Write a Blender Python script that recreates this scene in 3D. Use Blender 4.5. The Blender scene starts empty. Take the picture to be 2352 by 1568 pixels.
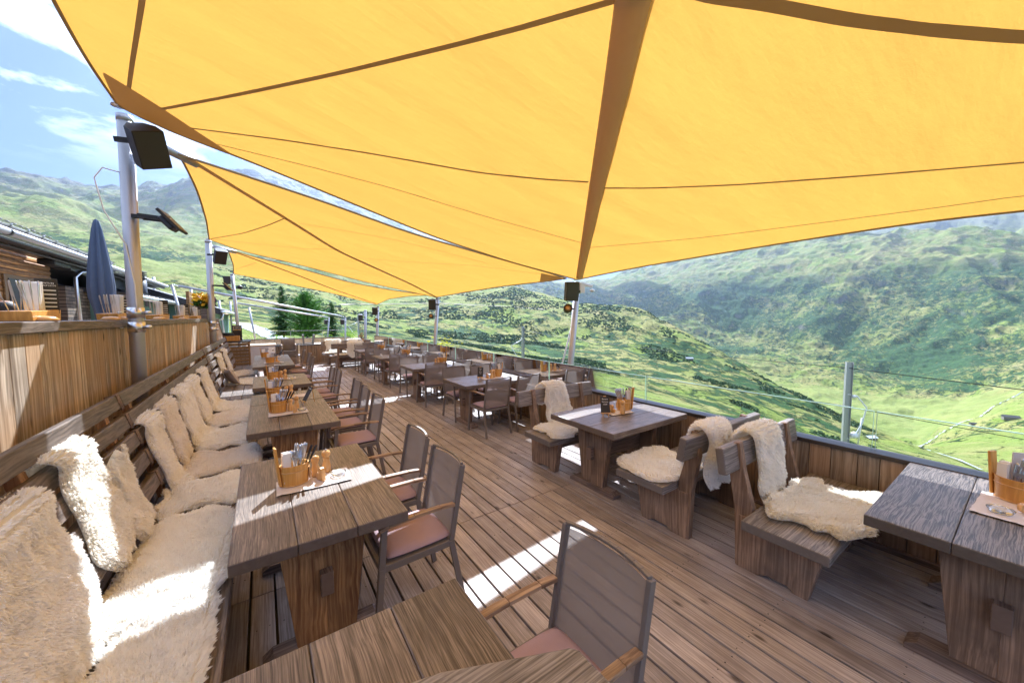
import bpy, math, random
import numpy as np
from mathutils import Vector, Matrix, noise
from mathutils.bvhtree import BVHTree
random.seed(7); RNG=np.random.default_rng(7)
PI=math.pi; R=math.radians
scene=bpy.context.scene; COL=scene.collection
# ---------------------------------------------------------------- camera maths (pixels of the 2352 px wide view)
H=1.85; F=1047.0/1.25556; CX,CY=1176.0,784.0
YAW,PIT,ROL=R(34.5),R(-3.91),R(-0.29)
fw=Vector((math.sin(YAW)*math.cos(PIT),math.cos(YAW)*math.cos(PIT),math.sin(PIT)))
r0=Vector((math.cos(YAW),-math.sin(YAW),0)); u0=r0.cross(fw)
rt=r0*math.cos(ROL)+u0*math.sin(ROL); up=-r0*math.sin(ROL)+u0*math.cos(ROL)
CAMP=Vector((0,0,H))
def ray(x,y): return (rt*((x-CX)/F)-up*((y-CY)/F)+fw)
def atz(x,y,z): v=ray(x,y); return CAMP+v*((z-H)/v.z)
def atX(x,y,X): v=ray(x,y); return CAMP+v*(X/v.x)
def atY(x,y,Y): v=ray(x,y); return CAMP+v*(Y/v.y)
# ---------------------------------------------------------------- object helpers
def tag(o,label=None,cat=None,group=None,kind=None):
    if label: o['label']=label
    if cat: o['category']=cat
    if group: o['group']=group
    if kind: o['kind']=kind
    return o
def empty(name,loc=(0,0,0),rz=0,label=None,cat=None,group=None):
    o=bpy.data.objects.new(name,None); o.empty_display_size=.1; COL.objects.link(o)
    o.location=loc; o.rotation_euler=(0,0,rz); return tag(o,label,cat,group)
KIDS={}
def dup(o,loc=None,rz=None,label=None,group=None,parent=None):
    c=o.copy(); COL.objects.link(c)
    if parent is not None: c.parent=parent
    for ch in KIDS.get(o.name,[]):
        dup(ch,parent=c); 
    if parent is not None: KIDS.setdefault(parent.name,[]).append(c)
    if loc is not None: c.location=loc
    if rz is not None: c.rotation_euler=(0,0,rz)
    if label: c['label']=label
    if group: c['group']=group
    return c
class MB:
    def __init__(s): s.v=[];s.f=[];s.r=[];s.sm=[]
    def add(s,vs,fs,rnd=None,smooth=False):
        n=len(s.v); s.v.extend([tuple(v) for v in vs]); rnd=random.random() if rnd is None else rnd
        for f in fs: s.f.append(tuple(i+n for i in f)); s.r.append(rnd); s.sm.append(smooth)
        return s
    def box(s,x0,x1,y0,y1,z0,z1,M=None,rnd=None):
        vs=[Vector((x,y,z)) for x in (x0,x1) for y in (y0,y1) for z in (z0,z1)]
        if M is not None: vs=[M@v for v in vs]
        return s.add(vs,[(0,1,3,2),(4,6,7,5),(0,4,5,1),(2,3,7,6),(0,2,6,4),(1,5,7,3)],rnd)
    def hexa(s,b,t,rnd=None):   # four bottom, four top corners (ccw)
        return s.add(list(b)+list(t),[(3,2,1,0),(4,5,6,7),(0,1,5,4),(1,2,6,5),(2,3,7,6),(3,0,4,7)],rnd)
    def prism(s,poly,a0,a1,axis='z',rnd=None):
        def P(p,a):
            return {'z':(p[0],p[1],a),'y':(p[0],a,p[1]),'x':(a,p[0],p[1])}[axis]
        n=len(poly); vs=[P(p,a0) for p in poly]+[P(p,a1) for p in poly]
        fs=[tuple(range(n))[::-1],tuple(range(n,2*n))]+[(i,(i+1)%n,n+(i+1)%n,n+i) for i in range(n)]
        return s.add(vs,fs,rnd)
    def tube(s,pts,r,n=10,cap=True,rnd=None,flat=1.0,smooth=True):
        pts=[Vector(p) for p in pts]; rs=r if isinstance(r,(list,tuple)) else [r]*len(pts)
        vs=[];fs=[]; prev=None
        for i,p in enumerate(pts):
            t=(pts[min(i+1,len(pts)-1)]-pts[max(i-1,0)]).normalized()
            if prev is None:
                a=Vector((0,0,1)) if abs(t.z)<.9 else Vector((1,0,0)); x=t.cross(a).normalized()
            else: x=(prev-t*prev.dot(t)).normalized()
            prev=x; y=t.cross(x)
            for k in range(n):
                a=2*PI*k/n; vs.append(p+x*(rs[i]*math.cos(a))+y*(rs[i]*flat*math.sin(a)))
        for i in range(len(pts)-1):
            for k in range(n): fs.append((i*n+k,i*n+(k+1)%n,(i+1)*n+(k+1)%n,(i+1)*n+k))
        if cap: fs.append(tuple(range(n))[::-1]); fs.append(tuple(range((len(pts)-1)*n,len(pts)*n)))
        return s.add(vs,fs,rnd,smooth)
    def bar(s,a,b,w,h,rnd=None,upv=(0,0,1)):   # rectangular bar from a to b
        a=Vector(a);b=Vector(b);t=(b-a).normalized();x=t.cross(Vector(upv))
        if x.length<1e-3: x=t.cross(Vector((1,0,0)))
        x.normalize(); y=x.cross(t)
        q=lambda p:[p-x*w/2-y*h/2,p+x*w/2-y*h/2,p+x*w/2+y*h/2,p-x*w/2+y*h/2]
        return s.hexa(q(a),q(b),rnd)
    def lathe(s,c,prof,n=20,sx=1,sy=1,rnd=None,rz=0):
        vs=[];fs=[];m=len(prof)
        for (r,z) in prof:
            for k in range(n):
                a=2*PI*k/n+rz; vs.append((c[0]+r*sx*math.cos(a),c[1]+r*sy*math.sin(a),c[2]+z))
        for i in range(m-1):
            for k in range(n): fs.append((i*n+k,i*n+(k+1)%n,(i+1)*n+(k+1)%n,(i+1)*n+k))
        if prof[0][0]>1e-5: fs.append(tuple(range(n))[::-1])
        if prof[-1][0]>1e-5: fs.append(tuple(range((m-1)*n,m*n)))
        return s.add(vs,fs,rnd,True)
    def obj(s,name,mat,parent=None,bevel=0,smooth=None,label=None,cat=None,group=None,kind=None,loc=None,rz=None):
        me=bpy.data.meshes.new(name); me.from_pydata(s.v,[],s.f); 
        at=me.attributes.new('rnd','FLOAT','FACE'); at.data.foreach_set('value',s.r)
        me.polygons.foreach_set('use_smooth',[(x if smooth is None else smooth) for x in s.sm])
        me.materials.append(mat); me.update(); 
        return link(name,me,parent,bevel,label,cat,group,kind,loc,rz)
def link(name,me,parent=None,bevel=0,label=None,cat=None,group=None,kind=None,loc=None,rz=None):
    o=bpy.data.objects.new(name,me); COL.objects.link(o)
    if parent is not None: o.parent=parent; KIDS.setdefault(parent.name,[]).append(o)
    if bevel:
        b=o.modifiers.new('bevel','BEVEL'); b.width=bevel; b.segments=2; b.limit_method='ANGLE'; b.angle_limit=R(40)
    if loc is not None: o.location=loc
    if rz is not None: o.rotation_euler=(0,0,rz)
    return tag(o,label,cat,group,kind)
def mesh_np(name,V,Fq,mat,tri=None,smooth=True,rnd=None):
    """V (n,3); Fq (m,4) quads; tri (k,3)"""
    me=bpy.data.meshes.new(name); Fq=np.asarray(Fq,dtype=np.int32).reshape(-1,4); T=np.zeros((0,3),np.int32) if tri is None else np.asarray(tri,np.int32)
    me.vertices.add(len(V)); me.vertices.foreach_set('co',np.asarray(V,np.float32).ravel())
    nl=Fq.size+T.size; me.loops.add(nl); me.loops.foreach_set('vertex_index',np.concatenate([Fq.ravel(),T.ravel()]))
    me.polygons.add(len(Fq)+len(T))
    st=np.concatenate([np.arange(len(Fq))*4,Fq.size+np.arange(len(T))*3]).astype(np.int32)
    me.polygons.foreach_set('loop_start',st)
    me.update(calc_edges=True); me.validate()
    me.polygons.foreach_set('use_smooth',np.full(len(me.polygons),smooth))
    if rnd is not None:
        at=me.attributes.new('rnd','FLOAT','FACE'); at.data.foreach_set('value',np.asarray(rnd,np.float32))
    me.materials.append(mat); return me
def text(s,size,mat,parent,M,name='lettering',depth=.0006,align='CENTER'):
    c=bpy.data.curves.new(name,'FONT'); c.body=s; c.size=size; c.align_x=align; c.align_y='CENTER'; c.extrude=depth; c.resolution_u=3
    t=bpy.data.objects.new(name,c); COL.objects.link(t); bpy.context.view_layer.update()
    me=bpy.data.meshes.new_from_object(t.evaluated_get(bpy.context.evaluated_depsgraph_get())); bpy.data.objects.remove(t)
    me.transform(M); me.materials.clear(); me.materials.append(mat)
    return link(name,me,parent)
# value noise (numpy)
def _h(ix,iy,iz,s):
    n=(ix*374761393+iy*668265263+iz*2147483647+s*974711)&0xffffffff
    n=((n^(n>>13))*1274126177)&0xffffffff; n=(n^(n>>16))&0xffffffff
    return n/4294967295.0
def vn(x,y,z=0,s=0):
    x,y,z=np.broadcast_arrays(np.asarray(x,float),np.asarray(y,float),np.asarray(z,float))
    ix=np.floor(x).astype(np.int64);iy=np.floor(y).astype(np.int64);iz=np.floor(z).astype(np.int64)
    fx=x-ix;fy=y-iy;fz=z-iz; fx=fx*fx*(3-2*fx);fy=fy*fy*(3-2*fy);fz=fz*fz*(3-2*fz); o=0
    for dx in (0,1):
        for dy in (0,1):
            for dz in (0,1):
                w=(fx if dx else 1-fx)*(fy if dy else 1-fy)*(fz if dz else 1-fz)
                o=o+w*_h(ix+dx,iy+dy,iz+dz,s)
    return o
def fbm(x,y,o=5,s=0,lac=2.03,g=.5,ridge=False):
    a=1;t=0;n=0
    for i in range(o):
        v=vn(x,y,0,s+i*17)
        v=1-abs(2*v-1) if ridge else v
        t=t+a*v;n+=a;a*=g;x=x*lac+13.7;y=y*lac-7.1
    return t/n
# ---------------------------------------------------------------- materials
def mat(name): 
    m=bpy.data.materials.new(name); m.use_nodes=True; nt=m.node_tree; b=nt.nodes['Principled BSDF']; return m,nt,b
def N(nt,t,**k):
    n=nt.nodes.new(t)
    for a,v in k.items():
        if a.startswith('_'): n.inputs[a[1:].replace('_',' ')].default_value=v
        else: setattr(n,a,v)
    return n
def ramp(nt,src,stops):
    r=nt.nodes.new('ShaderNodeValToRGB'); e=r.color_ramp.elements
    while len(e)<len(stops): e.new(.5)
    for i,(p,c) in enumerate(stops): e[i].position=p; e[i].color=tuple(c)+(1,) if len(c)==3 else c
    nt.links.new(src,r.inputs[0]); return r.outputs[0]
def mixc(nt,fac,a,b,mode='MIX'):
    m=nt.nodes.new('ShaderNodeMix'); m.data_type='RGBA'; m.blend_type=mode
    for i,s in ((0,fac),(6,a),(7,b)):
        if hasattr(s,'links'): nt.links.new(s,m.inputs[i])
        else: m.inputs[i].default_value=s if i==0 else tuple(s)+(1,)
    return m.outputs[2]
def mth(nt,op,a,b=None):
    m=nt.nodes.new('ShaderNodeMath'); m.operation=op
    for i,s in enumerate((a,b)):
        if s is None: continue
        if hasattr(s,'links'): nt.links.new(s,m.inputs[i])
        else: m.inputs[i].default_value=s
    return m.outputs[0]
def wood(name,dark,light,axis='Y',fine=70,rough=.7,bump=.35,stain=(.02,.015,.012),stain_amt=.5,knots=0,contrast=(.35,.62),var=.35,orange=None,stretch=.016,wav=.35):
    m,nt,b=mat(name); L=nt.links.new
    tc=N(nt,'ShaderNodeTexCoord'); oi=N(nt,'ShaderNodeObjectInfo'); at=N(nt,'ShaderNodeAttribute',attribute_name='rnd')
    sh=mth(nt,'ADD',mth(nt,'MULTIPLY',oi.outputs['Random'],31.0),mth(nt,'MULTIPLY',at.outputs['Fac'],57.0))
    vadd=N(nt,'ShaderNodeVectorMath',operation='ADD'); cmb=N(nt,'ShaderNodeCombineXYZ'); [L(sh,cmb.inputs[i]) for i in range(3)]
    L(tc.outputs['Object'],vadd.inputs[0]); L(cmb.outputs[0],vadd.inputs[1])
    # wavy distortion
    wn=N(nt,'ShaderNodeTexNoise',_Scale=2.2,_Detail=2.0); L(vadd.outputs[0],wn.inputs['Vector'])
    sc=N(nt,'ShaderNodeVectorMath',operation='SCALE'); sc.inputs['Scale'].default_value=.09*wav
    L(wn.outputs['Color'],sc.inputs[0]); v2=N(nt,'ShaderNodeVectorMath',operation='ADD'); L(vadd.outputs[0],v2.inputs[0]); L(sc.outputs[0],v2.inputs[1])
    mp=N(nt,'ShaderNodeMapping'); s=[1,1,1]; s['XYZ'.index(axis)]=stretch; mp.inputs['Scale'].default_value=s; L(v2.outputs[0],mp.inputs['Vector'])
    n1=N(nt,'ShaderNodeTexNoise',_Scale=float(fine),_Detail=5.0,_Roughness=.62); L(mp.outputs[0],n1.inputs['Vector'])
    g=ramp(nt,n1.outputs['Fac'],[(contrast[0],dark),((contrast[0]+contrast[1])/2,tuple((a+c)/2*.9 for a,c in zip(dark,light))),(contrast[1],light)])
    n2=N(nt,'ShaderNodeTexNoise',_Scale=4.0,_Detail=4.0); L(vadd.outputs[0],n2.inputs['Vector'])
    c=mixc(nt,mth(nt,'MULTIPLY',ramp(nt,n2.outputs['Fac'],[(.42,(0,0,0)),(.7,(1,1,1))]),stain_amt),g,stain)
    if orange:
        n3=N(nt,'ShaderNodeTexNoise',_Scale=1.7,_Detail=3.0); L(v2.outputs[0],n3.inputs['Vector'])
        c=mixc(nt,mth(nt,'MULTIPLY',ramp(nt,n3.outputs['Fac'],[(.4,(0,0,0)),(.62,(1,1,1))]),.75),c,orange,'MIX')
        c=mixc(nt,.55,c,mixc(nt,1.0,c,ramp(nt,n1.outputs['Fac'],[(.3,(.35,.3,.25)),(.65,(1,1,1))]),'MULTIPLY'))
    if knots:
        mk=N(nt,'ShaderNodeMapping'); ks=[7,7,7]; ks['XYZ'.index(axis)]=2.6; mk.inputs['Scale'].default_value=ks; L(vadd.outputs[0],mk.inputs['Vector'])
        vo=N(nt,'ShaderNodeTexVoronoi',_Scale=1.0); L(mk.outputs[0],vo.inputs['Vector'])
        c=mixc(nt,ramp(nt,vo.outputs['Distance'],[(.05,(knots,)*3),(.13,(0,0,0))]),c,(.025,.014,.008))
    ax_=N(nt,'ShaderNodeSeparateXYZ'); L(tc.outputs['Normal'],ax_.inputs[0]); en=ramp(nt,mth(nt,'ABSOLUTE',ax_.outputs['XYZ'.index(axis)]),[(.6,(0,0,0)),(.75,(1,1,1))])
    ng=N(nt,'ShaderNodeTexNoise',_Scale=26.0,_Detail=2.0,_Distortion=1.2); L(vadd.outputs[0],ng.inputs['Vector'])
    c=mixc(nt,en,c,ramp(nt,ng.outputs['Fac'],[(.35,tuple(a*.62+d*.3 for a,d in zip(dark,light))),(.65,tuple(a*.3+d*.45 for a,d in zip(dark,light)))]))
    vr=mth(nt,'ADD',1-var/2,mth(nt,'MULTIPLY',mth(nt,'FRACT',mth(nt,'MULTIPLY',sh,3.7)),var))
    hs=N(nt,'ShaderNodeHueSaturation'); L(vr,hs.inputs['Value']); L(c,hs.inputs['Color']); L(hs.outputs[0],b.inputs['Base Color'])
    b.inputs['Roughness'].default_value=rough
    bp=N(nt,'ShaderNodeBump'); bp.inputs['Strength'].default_value=bump; bp.inputs['Distance'].default_value=.004
    L(mth(nt,'MULTIPLY',n1.outputs['Fac'],mth(nt,'SUBTRACT',1.0,en)),bp.inputs['Height']); L(bp.outputs[0],b.inputs['Normal']); return m
def plain(name,col,rough=.5,metal=0,bump=0,bscale=60,var=.15,spec=.5,alpha=1,nscale=8):
    m,nt,b=mat(name); L=nt.links.new
    tc=N(nt,'ShaderNodeTexCoord'); n=N(nt,'ShaderNodeTexNoise',_Scale=float(nscale),_Detail=4.0); L(tc.outputs['Object'],n.inputs['Vector'])
    c=mixc(nt,n.outputs['Fac'],tuple(x*(1-var) for x in col),tuple(min(1,x*(1+var)) for x in col)); L(c,b.inputs['Base Color'])
    b.inputs['Roughness'].default_value=rough; b.inputs['Metallic'].default_value=metal; b.inputs['Specular IOR Level'].default_value=spec
    if bump:
        n2=N(nt,'ShaderNodeTexNoise',_Scale=float(bscale),_Detail=3.0); L(tc.outputs['Object'],n2.inputs['Vector'])
        bp=N(nt,'ShaderNodeBump'); bp.inputs['Strength'].default_value=bump; bp.inputs['Distance'].default_value=.01; L(n2.outputs['Fac'],bp.inputs['Height']); L(bp.outputs[0],b.inputs['Normal'])
    return m
def thin(name,diff,trans,f=.5,see=0,bump=None,wr=None):
    """thin cloth: diffuse + translucent (+ some see-through weave)"""
    m,nt,b=mat(name); L=nt.links.new; nt.nodes.remove(b); out=nt.nodes['Material Output']
    tc=N(nt,'ShaderNodeTexCoord'); n=N(nt,'ShaderNodeTexNoise',_Scale=1.3,_Detail=6.0,_Roughness=.6); L(tc.outputs['Object'],n.inputs['Vector'])
    cd=mixc(nt,n.outputs['Fac'],tuple(x*.93 for x in diff),tuple(min(1,x*1.07) for x in diff)); ct=mixc(nt,n.outputs['Fac'],tuple(x*.93 for x in trans),tuple(min(1,x*1.05) for x in trans))
    d=N(nt,'ShaderNodeBsdfDiffuse'); t=N(nt,'ShaderNodeBsdfTranslucent'); L(cd,d.inputs[0]); L(ct,t.inputs[0])
    mx=N(nt,'ShaderNodeMixShader'); mx.inputs[0].default_value=f; L(d.outputs[0],mx.inputs[1]); L(t.outputs[0],mx.inputs[2]); o=mx.outputs[0]
    if see:
        tr=N(nt,'ShaderNodeBsdfTransparent'); m2=N(nt,'ShaderNodeMixShader'); m2.inputs[0].default_value=see; L(o,m2.inputs[1]); L(tr.outputs[0],m2.inputs[2]); o=m2.outputs[0]
    if bump:
        mp=N(nt,'ShaderNodeMapping'); mp.inputs['Scale'].default_value=bump[1]; L(tc.outputs['Object'],mp.inputs['Vector'])
        n2=N(nt,'ShaderNodeTexNoise',_Scale=bump[2],_Detail=4.0); L(mp.outputs[0],n2.inputs['Vector'])
        n3=N(nt,'ShaderNodeTexNoise',_Scale=90.0,_Detail=2.0); L(tc.outputs['Object'],n3.inputs['Vector'])
        bp=N(nt,'ShaderNodeBump'); bp.inputs['Strength'].default_value=bump[0]; bp.inputs['Distance'].default_value=.03; L(mth(nt,'ADD',n2.outputs['Fac'],mth(nt,'MULTIPLY',n3.outputs['Fac'],.05)),bp.inputs['Height'])
        L(bp.outputs[0],d.inputs['Normal']); L(bp.outputs[0],t.inputs['Normal'])
    L(o,out.inputs[0]); return m
M={}
M['deck']=wood('deck_board_wood',(.18,.145,.13),(.54,.47,.44),'Y',120,.45,.25,(.13,.09,.07),.4,knots=.85,contrast=(.25,.68),var=.4,wav=.25)
M['tabY']=wood('weathered_top_wood',(.06,.046,.036),(.3,.24,.195),'Y',190,.42,.25,(.06,.043,.035),.35,contrast=(.37,.65),wav=.4)
M['tabX']=wood('weathered_top_wood_across',(.06,.046,.036),(.3,.24,.195),'X',190,.42,.25,(.06,.043,.035),.35,contrast=(.37,.65),wav=.4)
M['topnear']=wood('deep_grain_wood',(.022,.018,.017),(.27,.235,.22),'X',42,.55,1.6,(.03,.024,.02),.3,contrast=(.44,.57),wav=2.2,stretch=.045)
M['leg']=wood('larch_leg_wood',(.17,.075,.028),(.5,.29,.12),'Z',75,.5,.4,(.14,.075,.04),.45,contrast=(.34,.62),wav=.8)
M['legdark']=wood('aged_leg_wood',(.13,.08,.05),(.38,.25,.16),'Z',80,.6,.4,(.09,.065,.05),.7,contrast=(.32,.64),wav=.5)
M['beamX']=wood('aged_beam_wood',(.1,.065,.048),(.33,.235,.18),'X',80,.6,.4,(.07,.052,.042),.5,wav=.5)
M['beamY']=wood('aged_rail_wood',(.1,.065,.048),(.33,.235,.18),'Y',80,.6,.4,(.07,.052,.042),.5,wav=.5)
M['greyX']=wood('grey_plank_wood',(.09,.075,.067),(.34,.3,.27),'X',130,.5,.4,(.1,.088,.085),.4,contrast=(.36,.62),wav=.5)
M['slat']=wood('dark_slat_wood',(.055,.043,.036),(.22,.175,.145),'Y',90,.5,.5,(.07,.055,.05),.4,contrast=(.34,.62),wav=.7,stretch=.04)
M['clad']=wood('sunburnt_cladding_wood',(.26,.19,.13),(.72,.62,.5),'Z',45,.6,.4,(.13,.1,.08),.3,knots=.9,contrast=(.3,.66),var=.6,orange=(.56,.36,.19),wav=.6)
M['para']=wood('parapet_plank_wood',(.15,.11,.075),(.42,.33,.24),'Z',50,.6,.4,(.11,.095,.085),.4,knots=.7,contrast=(.32,.64),var=.4,orange=(.36,.22,.12),wav=.6)
M['pale']=wood('pale_new_wood',(.4,.27,.15),(.7,.54,.36),'X',20,.6,.3,(.4,.3,.2),.3)
M['tub']=wood('honey_tub_wood',(.5,.23,.04),(.78,.43,.1),'Z',50,.4,.12,(.66,.36,.09),.3,contrast=(.3,.7),var=.1)
M['mill']=wood('turned_beech_wood',(.55,.29,.09),(.8,.5,.2),'Z',20,.3,.08,(.6,.35,.12),.2,var=.1)
M['arm']=wood('teak_arm_wood',(.16,.09,.05),(.46,.31,.19),'Y',60,.5,.3,(.2,.12,.07),.3,wav=.6)
M['hut']=wood('log_hut_wood',(.2,.09,.03),(.6,.31,.11),'Y',30,.55,.5,(.07,.03,.012),.5,wav=1)
M['lat']=wood('slat_cabinet_wood',(.14,.08,.03),(.42,.26,.1),'X',30,.55,.3,(.1,.06,.03),.3)
M['steel']=plain('brushed_aluminium',(.5,.5,.53),.55,1,.08,30,.06)
M['chrome']=plain('polished_steel',(.7,.7,.72),.28,1,0,60,.04)
M['frame']=plain('taupe_powder_coat',(.17,.145,.13),.42,0,.04,200,.05)
M['mesh']=thin('taupe_mesh_fabric',(.27,.24,.225),(.25,.225,.21),.3,.2)
M['cush']=plain('mauve_cushion_cloth',(.44,.31,.34),.85,0,.25,260,.08)
M['sail']=thin('ochre_sail_cloth',(.72,.44,.11),(.62,.31,.052),.5,0,(.3,(1,3.0,1),3.5))
M['seam']=thin('brown_seam_tape',(.34,.27,.19),(.3,.235,.15),.35,0)
M['sleeve']=thin('mast_sleeve_cloth',(.66,.56,.43),(.62,.51,.36),.55,0)
M['patch']=thin('doubled_sail_cloth',(.46,.36,.22),(.42,.31,.17),.38,0)
M['black']=plain('black_plastic',(.018,.019,.022),.45,0,.1,300,.2)
M['dark']=plain('anthracite_metal',(.035,.035,.04),.4,0,0,60,.1)
M['cap']=plain('dark_rail_metal',(.05,.043,.04),.35,.3,.1,40,.3)
M['napkin']=plain('white_paper',(.8,.8,.8),.9,0,0,60,.03)
M['mat']=plain('linen_mat',(.62,.57,.56),.9,0,.2,300,.05)
M['slate']=plain('chalkboard',(.03,.03,.033),.7,0,0,60,.2)
M['chalk']=plain('chalk_white',(.85,.85,.85),.9)
M['ink']=plain('burnt_ink',(.05,.02,.01),.8)
M['blue']=plain('slate_blue_canvas',(.085,.115,.185),.8,0,.1,60,.1)
M['green']=plain('green_render',(.14,.24,.19),.9,0,.2,60,.06)
M['yellow']=plain('yellow_paint',(.8,.5,.02),.6)
M['zinc']=plain('zinc_gutter_metal',(.7,.7,.68),.3,1,0,60,.1)
M['tile']=plain('dark_roof_tile',(.04,.038,.04),.6,0,.3,30,.3)
M['violet']=plain('violet_petals',(.25,.02,.3),.6); M['yel2']=plain('yellow_petals',(.85,.6,.03),.6); M['leaf']=plain('potted_leaf_green',(.05,.14,.02),.6,var=.4)
M['white']=plain('white_enamel',(.75,.75,.75),.3); M['skinm']=plain('skin_tone',(.45,.25,.17),.5); M['hair']=plain('dark_hair',(.02,.014,.01),.6,0,.4,200)
M['shirt']=plain('dark_shirt_cloth',(.03,.03,.04),.8)
M['bark']=plain('tree_bark',(.09,.065,.045),.9,0,.6,20,.3)
def glassm():
    m,nt,b=mat('railing_glass'); b.inputs['Base Color'].default_value=(.93,.98,.96,1); b.inputs['Roughness'].default_value=.0; b.inputs['IOR'].default_value=1.45
    L=nt.links.new; out=nt.nodes['Material Output']; nt.nodes.remove(b)
    tr=N(nt,'ShaderNodeBsdfTransparent'); tr.inputs[0].default_value=(.95,.98,.97,1); gl=N(nt,'ShaderNodeBsdfGlossy'); gl.inputs['Roughness'].default_value=.02
    fr=N(nt,'ShaderNodeFresnel',_IOR=1.45); mx=N(nt,'ShaderNodeMixShader'); L(fr.outputs[0],mx.inputs[0]); L(tr.outputs[0],mx.inputs[1]); L(gl.outputs[0],mx.inputs[2]); L(mx.outputs[0],out.inputs[0]); return m
M['glass']=glassm(); M['gedge']=plain('glass_edge_green',(.55,.82,.72),.15,0,0,60,.1)
def stone():
    m,nt,b=mat('dry_stone'); L=nt.links.new; tc=N(nt,'ShaderNodeTexCoord'); sp=N(nt,'ShaderNodeSeparateXYZ'); cb_=N(nt,'ShaderNodeCombineXYZ'); L(tc.outputs['Object'],sp.inputs[0]); L(sp.outputs[1],cb_.inputs[0]); L(sp.outputs[2],cb_.inputs[1])
    br=N(nt,'ShaderNodeTexBrick',_Scale=1.0,_Mortar_Size=.012,_Brick_Width=.42,_Row_Height=.11); br.inputs['Color1'].default_value=(.1,.075,.055,1); br.inputs['Color2'].default_value=(.24,.18,.12,1); br.inputs['Mortar'].default_value=(.012,.01,.008,1)
    L(cb_.outputs[0],br.inputs['Vector']); L(br.outputs['Color'],b.inputs['Base Color']); bp=N(nt,'ShaderNodeBump'); bp.inputs['Strength'].default_value=.8; L(br.outputs['Fac'],bp.inputs['Height']); bp.invert=True; L(bp.outputs[0],b.inputs['Normal']); b.inputs['Roughness'].default_value=.8; return m
M['stone']=stone()
def furm(name,root,tip):
    m,nt,b=mat(name); L=nt.links.new; out=nt.nodes['Material Output']; nt.nodes.remove(b)
    at=N(nt,'ShaderNodeAttribute',attribute_name='rnd'); tc=N(nt,'ShaderNodeTexCoord'); n=N(nt,'ShaderNodeTexNoise',_Scale=5.0,_Detail=4.0); L(tc.outputs['Object'],n.inputs['Vector'])
    c=mixc(nt,n.outputs['Fac'],root,tip); c=mixc(nt,mth(nt,'MULTIPLY',at.outputs['Fac'],.35),c,tuple(min(1,x*1.25) for x in tip))
    d=N(nt,'ShaderNodeBsdfDiffuse'); t=N(nt,'ShaderNodeBsdfTranslucent'); L(c,d.inputs[0]); L(c,t.inputs[0]); mx=N(nt,'ShaderNodeMixShader'); mx.inputs[0].default_value=.4
    L(d.outputs[0],mx.inputs[1]); L(t.outputs[0],mx.inputs[2]); L(mx.outputs[0],out.inputs[0]); return m
M['fur']=furm('cream_wool',(.975,.955,.9),(.99,.985,.965)); M['fur2']=furm('ivory_wool',(.95,.93,.85),(.985,.97,.92)); M['fur3']=furm('greyish_wool',(.93,.89,.83),(.97,.945,.9))
HAZE=0.75e-4; EXPO=1.53; WBT=5500; SKY=.055
# ================================================================ DECK (boards with real gaps)
mb=MB(); x=-1.1; i=0
while x<4.02:
    w=.138; y=-2.2+ (i%2)*.0; cuts=[-2.2,2.862,7.1,11.4,16.9]
    for a,b_ in zip(cuts[:-1],cuts[1:]):
        mb.box(x+random.uniform(-.0015,.0015),x+w-.014,a+.003,b_-.003,-.028+random.uniform(-.002,.001),random.uniform(-.001,.001))
    x+=w; i+=1
mb.obj('deck',M['deck'],bevel=.003,kind='structure')
mb=MB(); x=-1.1
while x<4.02:
    for y in np.arange(.3,16.8,.56):
        for q in (.03,.095): 
            if y<9: mb.lathe((x+q,y+random.uniform(-.006,.006),-.0005),[(.0045,0),(.004,.0012),(0,.0014)],6)
    x+=.138
mb.obj('deck_screws',M['black'],kind='structure')
mb=MB(); mb.box(-1.3,4.1,-2.3,17,-.3,-.12); mb.obj('deck_underside',M['dark'],kind='structure')
# ================================================================ LEFT TIMBER WALL
wall=empty('timber_wall',(-1.1,0,0),0,'long honey-brown timber wall with dark cap rail behind the bench','wall')
mb=MB(); y=-1.2
while y<14.0:
    w=random.choice([.1,.12,.14,.16,.12]); y1=min(y+w,14.35); z1=1.77 if y1<13.9 else 1.77
    mb.box(-.03+random.uniform(-.003,.003),0,y+.002,y1-.002,0,z1); y=y1
n=12
for k in range(n):
    a=y+(15.6-y)*k/n; b_=y+(15.6-y)*(k+1)/n; za=1.77-(a-y)*.38; zb=1.77-(b_-y)*.38
    mb.hexa([(-.03,a+.002,0),(0,a+.002,0),(0,b_-.002,0),(-.03,b_-.002,0)],[(-.03,a+.002,za),(0,a+.002,za),(0,b_-.002,zb),(-.03,b_-.002,zb)])
mb.obj('cladding',M['clad'],wall,bevel=.003)
mb=MB(); ys=[-1.2,2.05,5.35,8.4,11.5,y+.03]
for a,b_ in zip(ys[:-1],ys[1:]): mb.box(-.34,.035,a+.003,b_-.003,1.77,1.835)
mb.bar((-.02,y,1.80),(-.02,15.6,1.19),.09,.05)
mb.obj('cap_rail',M['slat'],wall,bevel=.006)
mb=MB(); mb.box(-.33,-.05,-1.2,14,-.3,1.76); mb.obj('inner_frame',M['dark'],wall)
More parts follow.
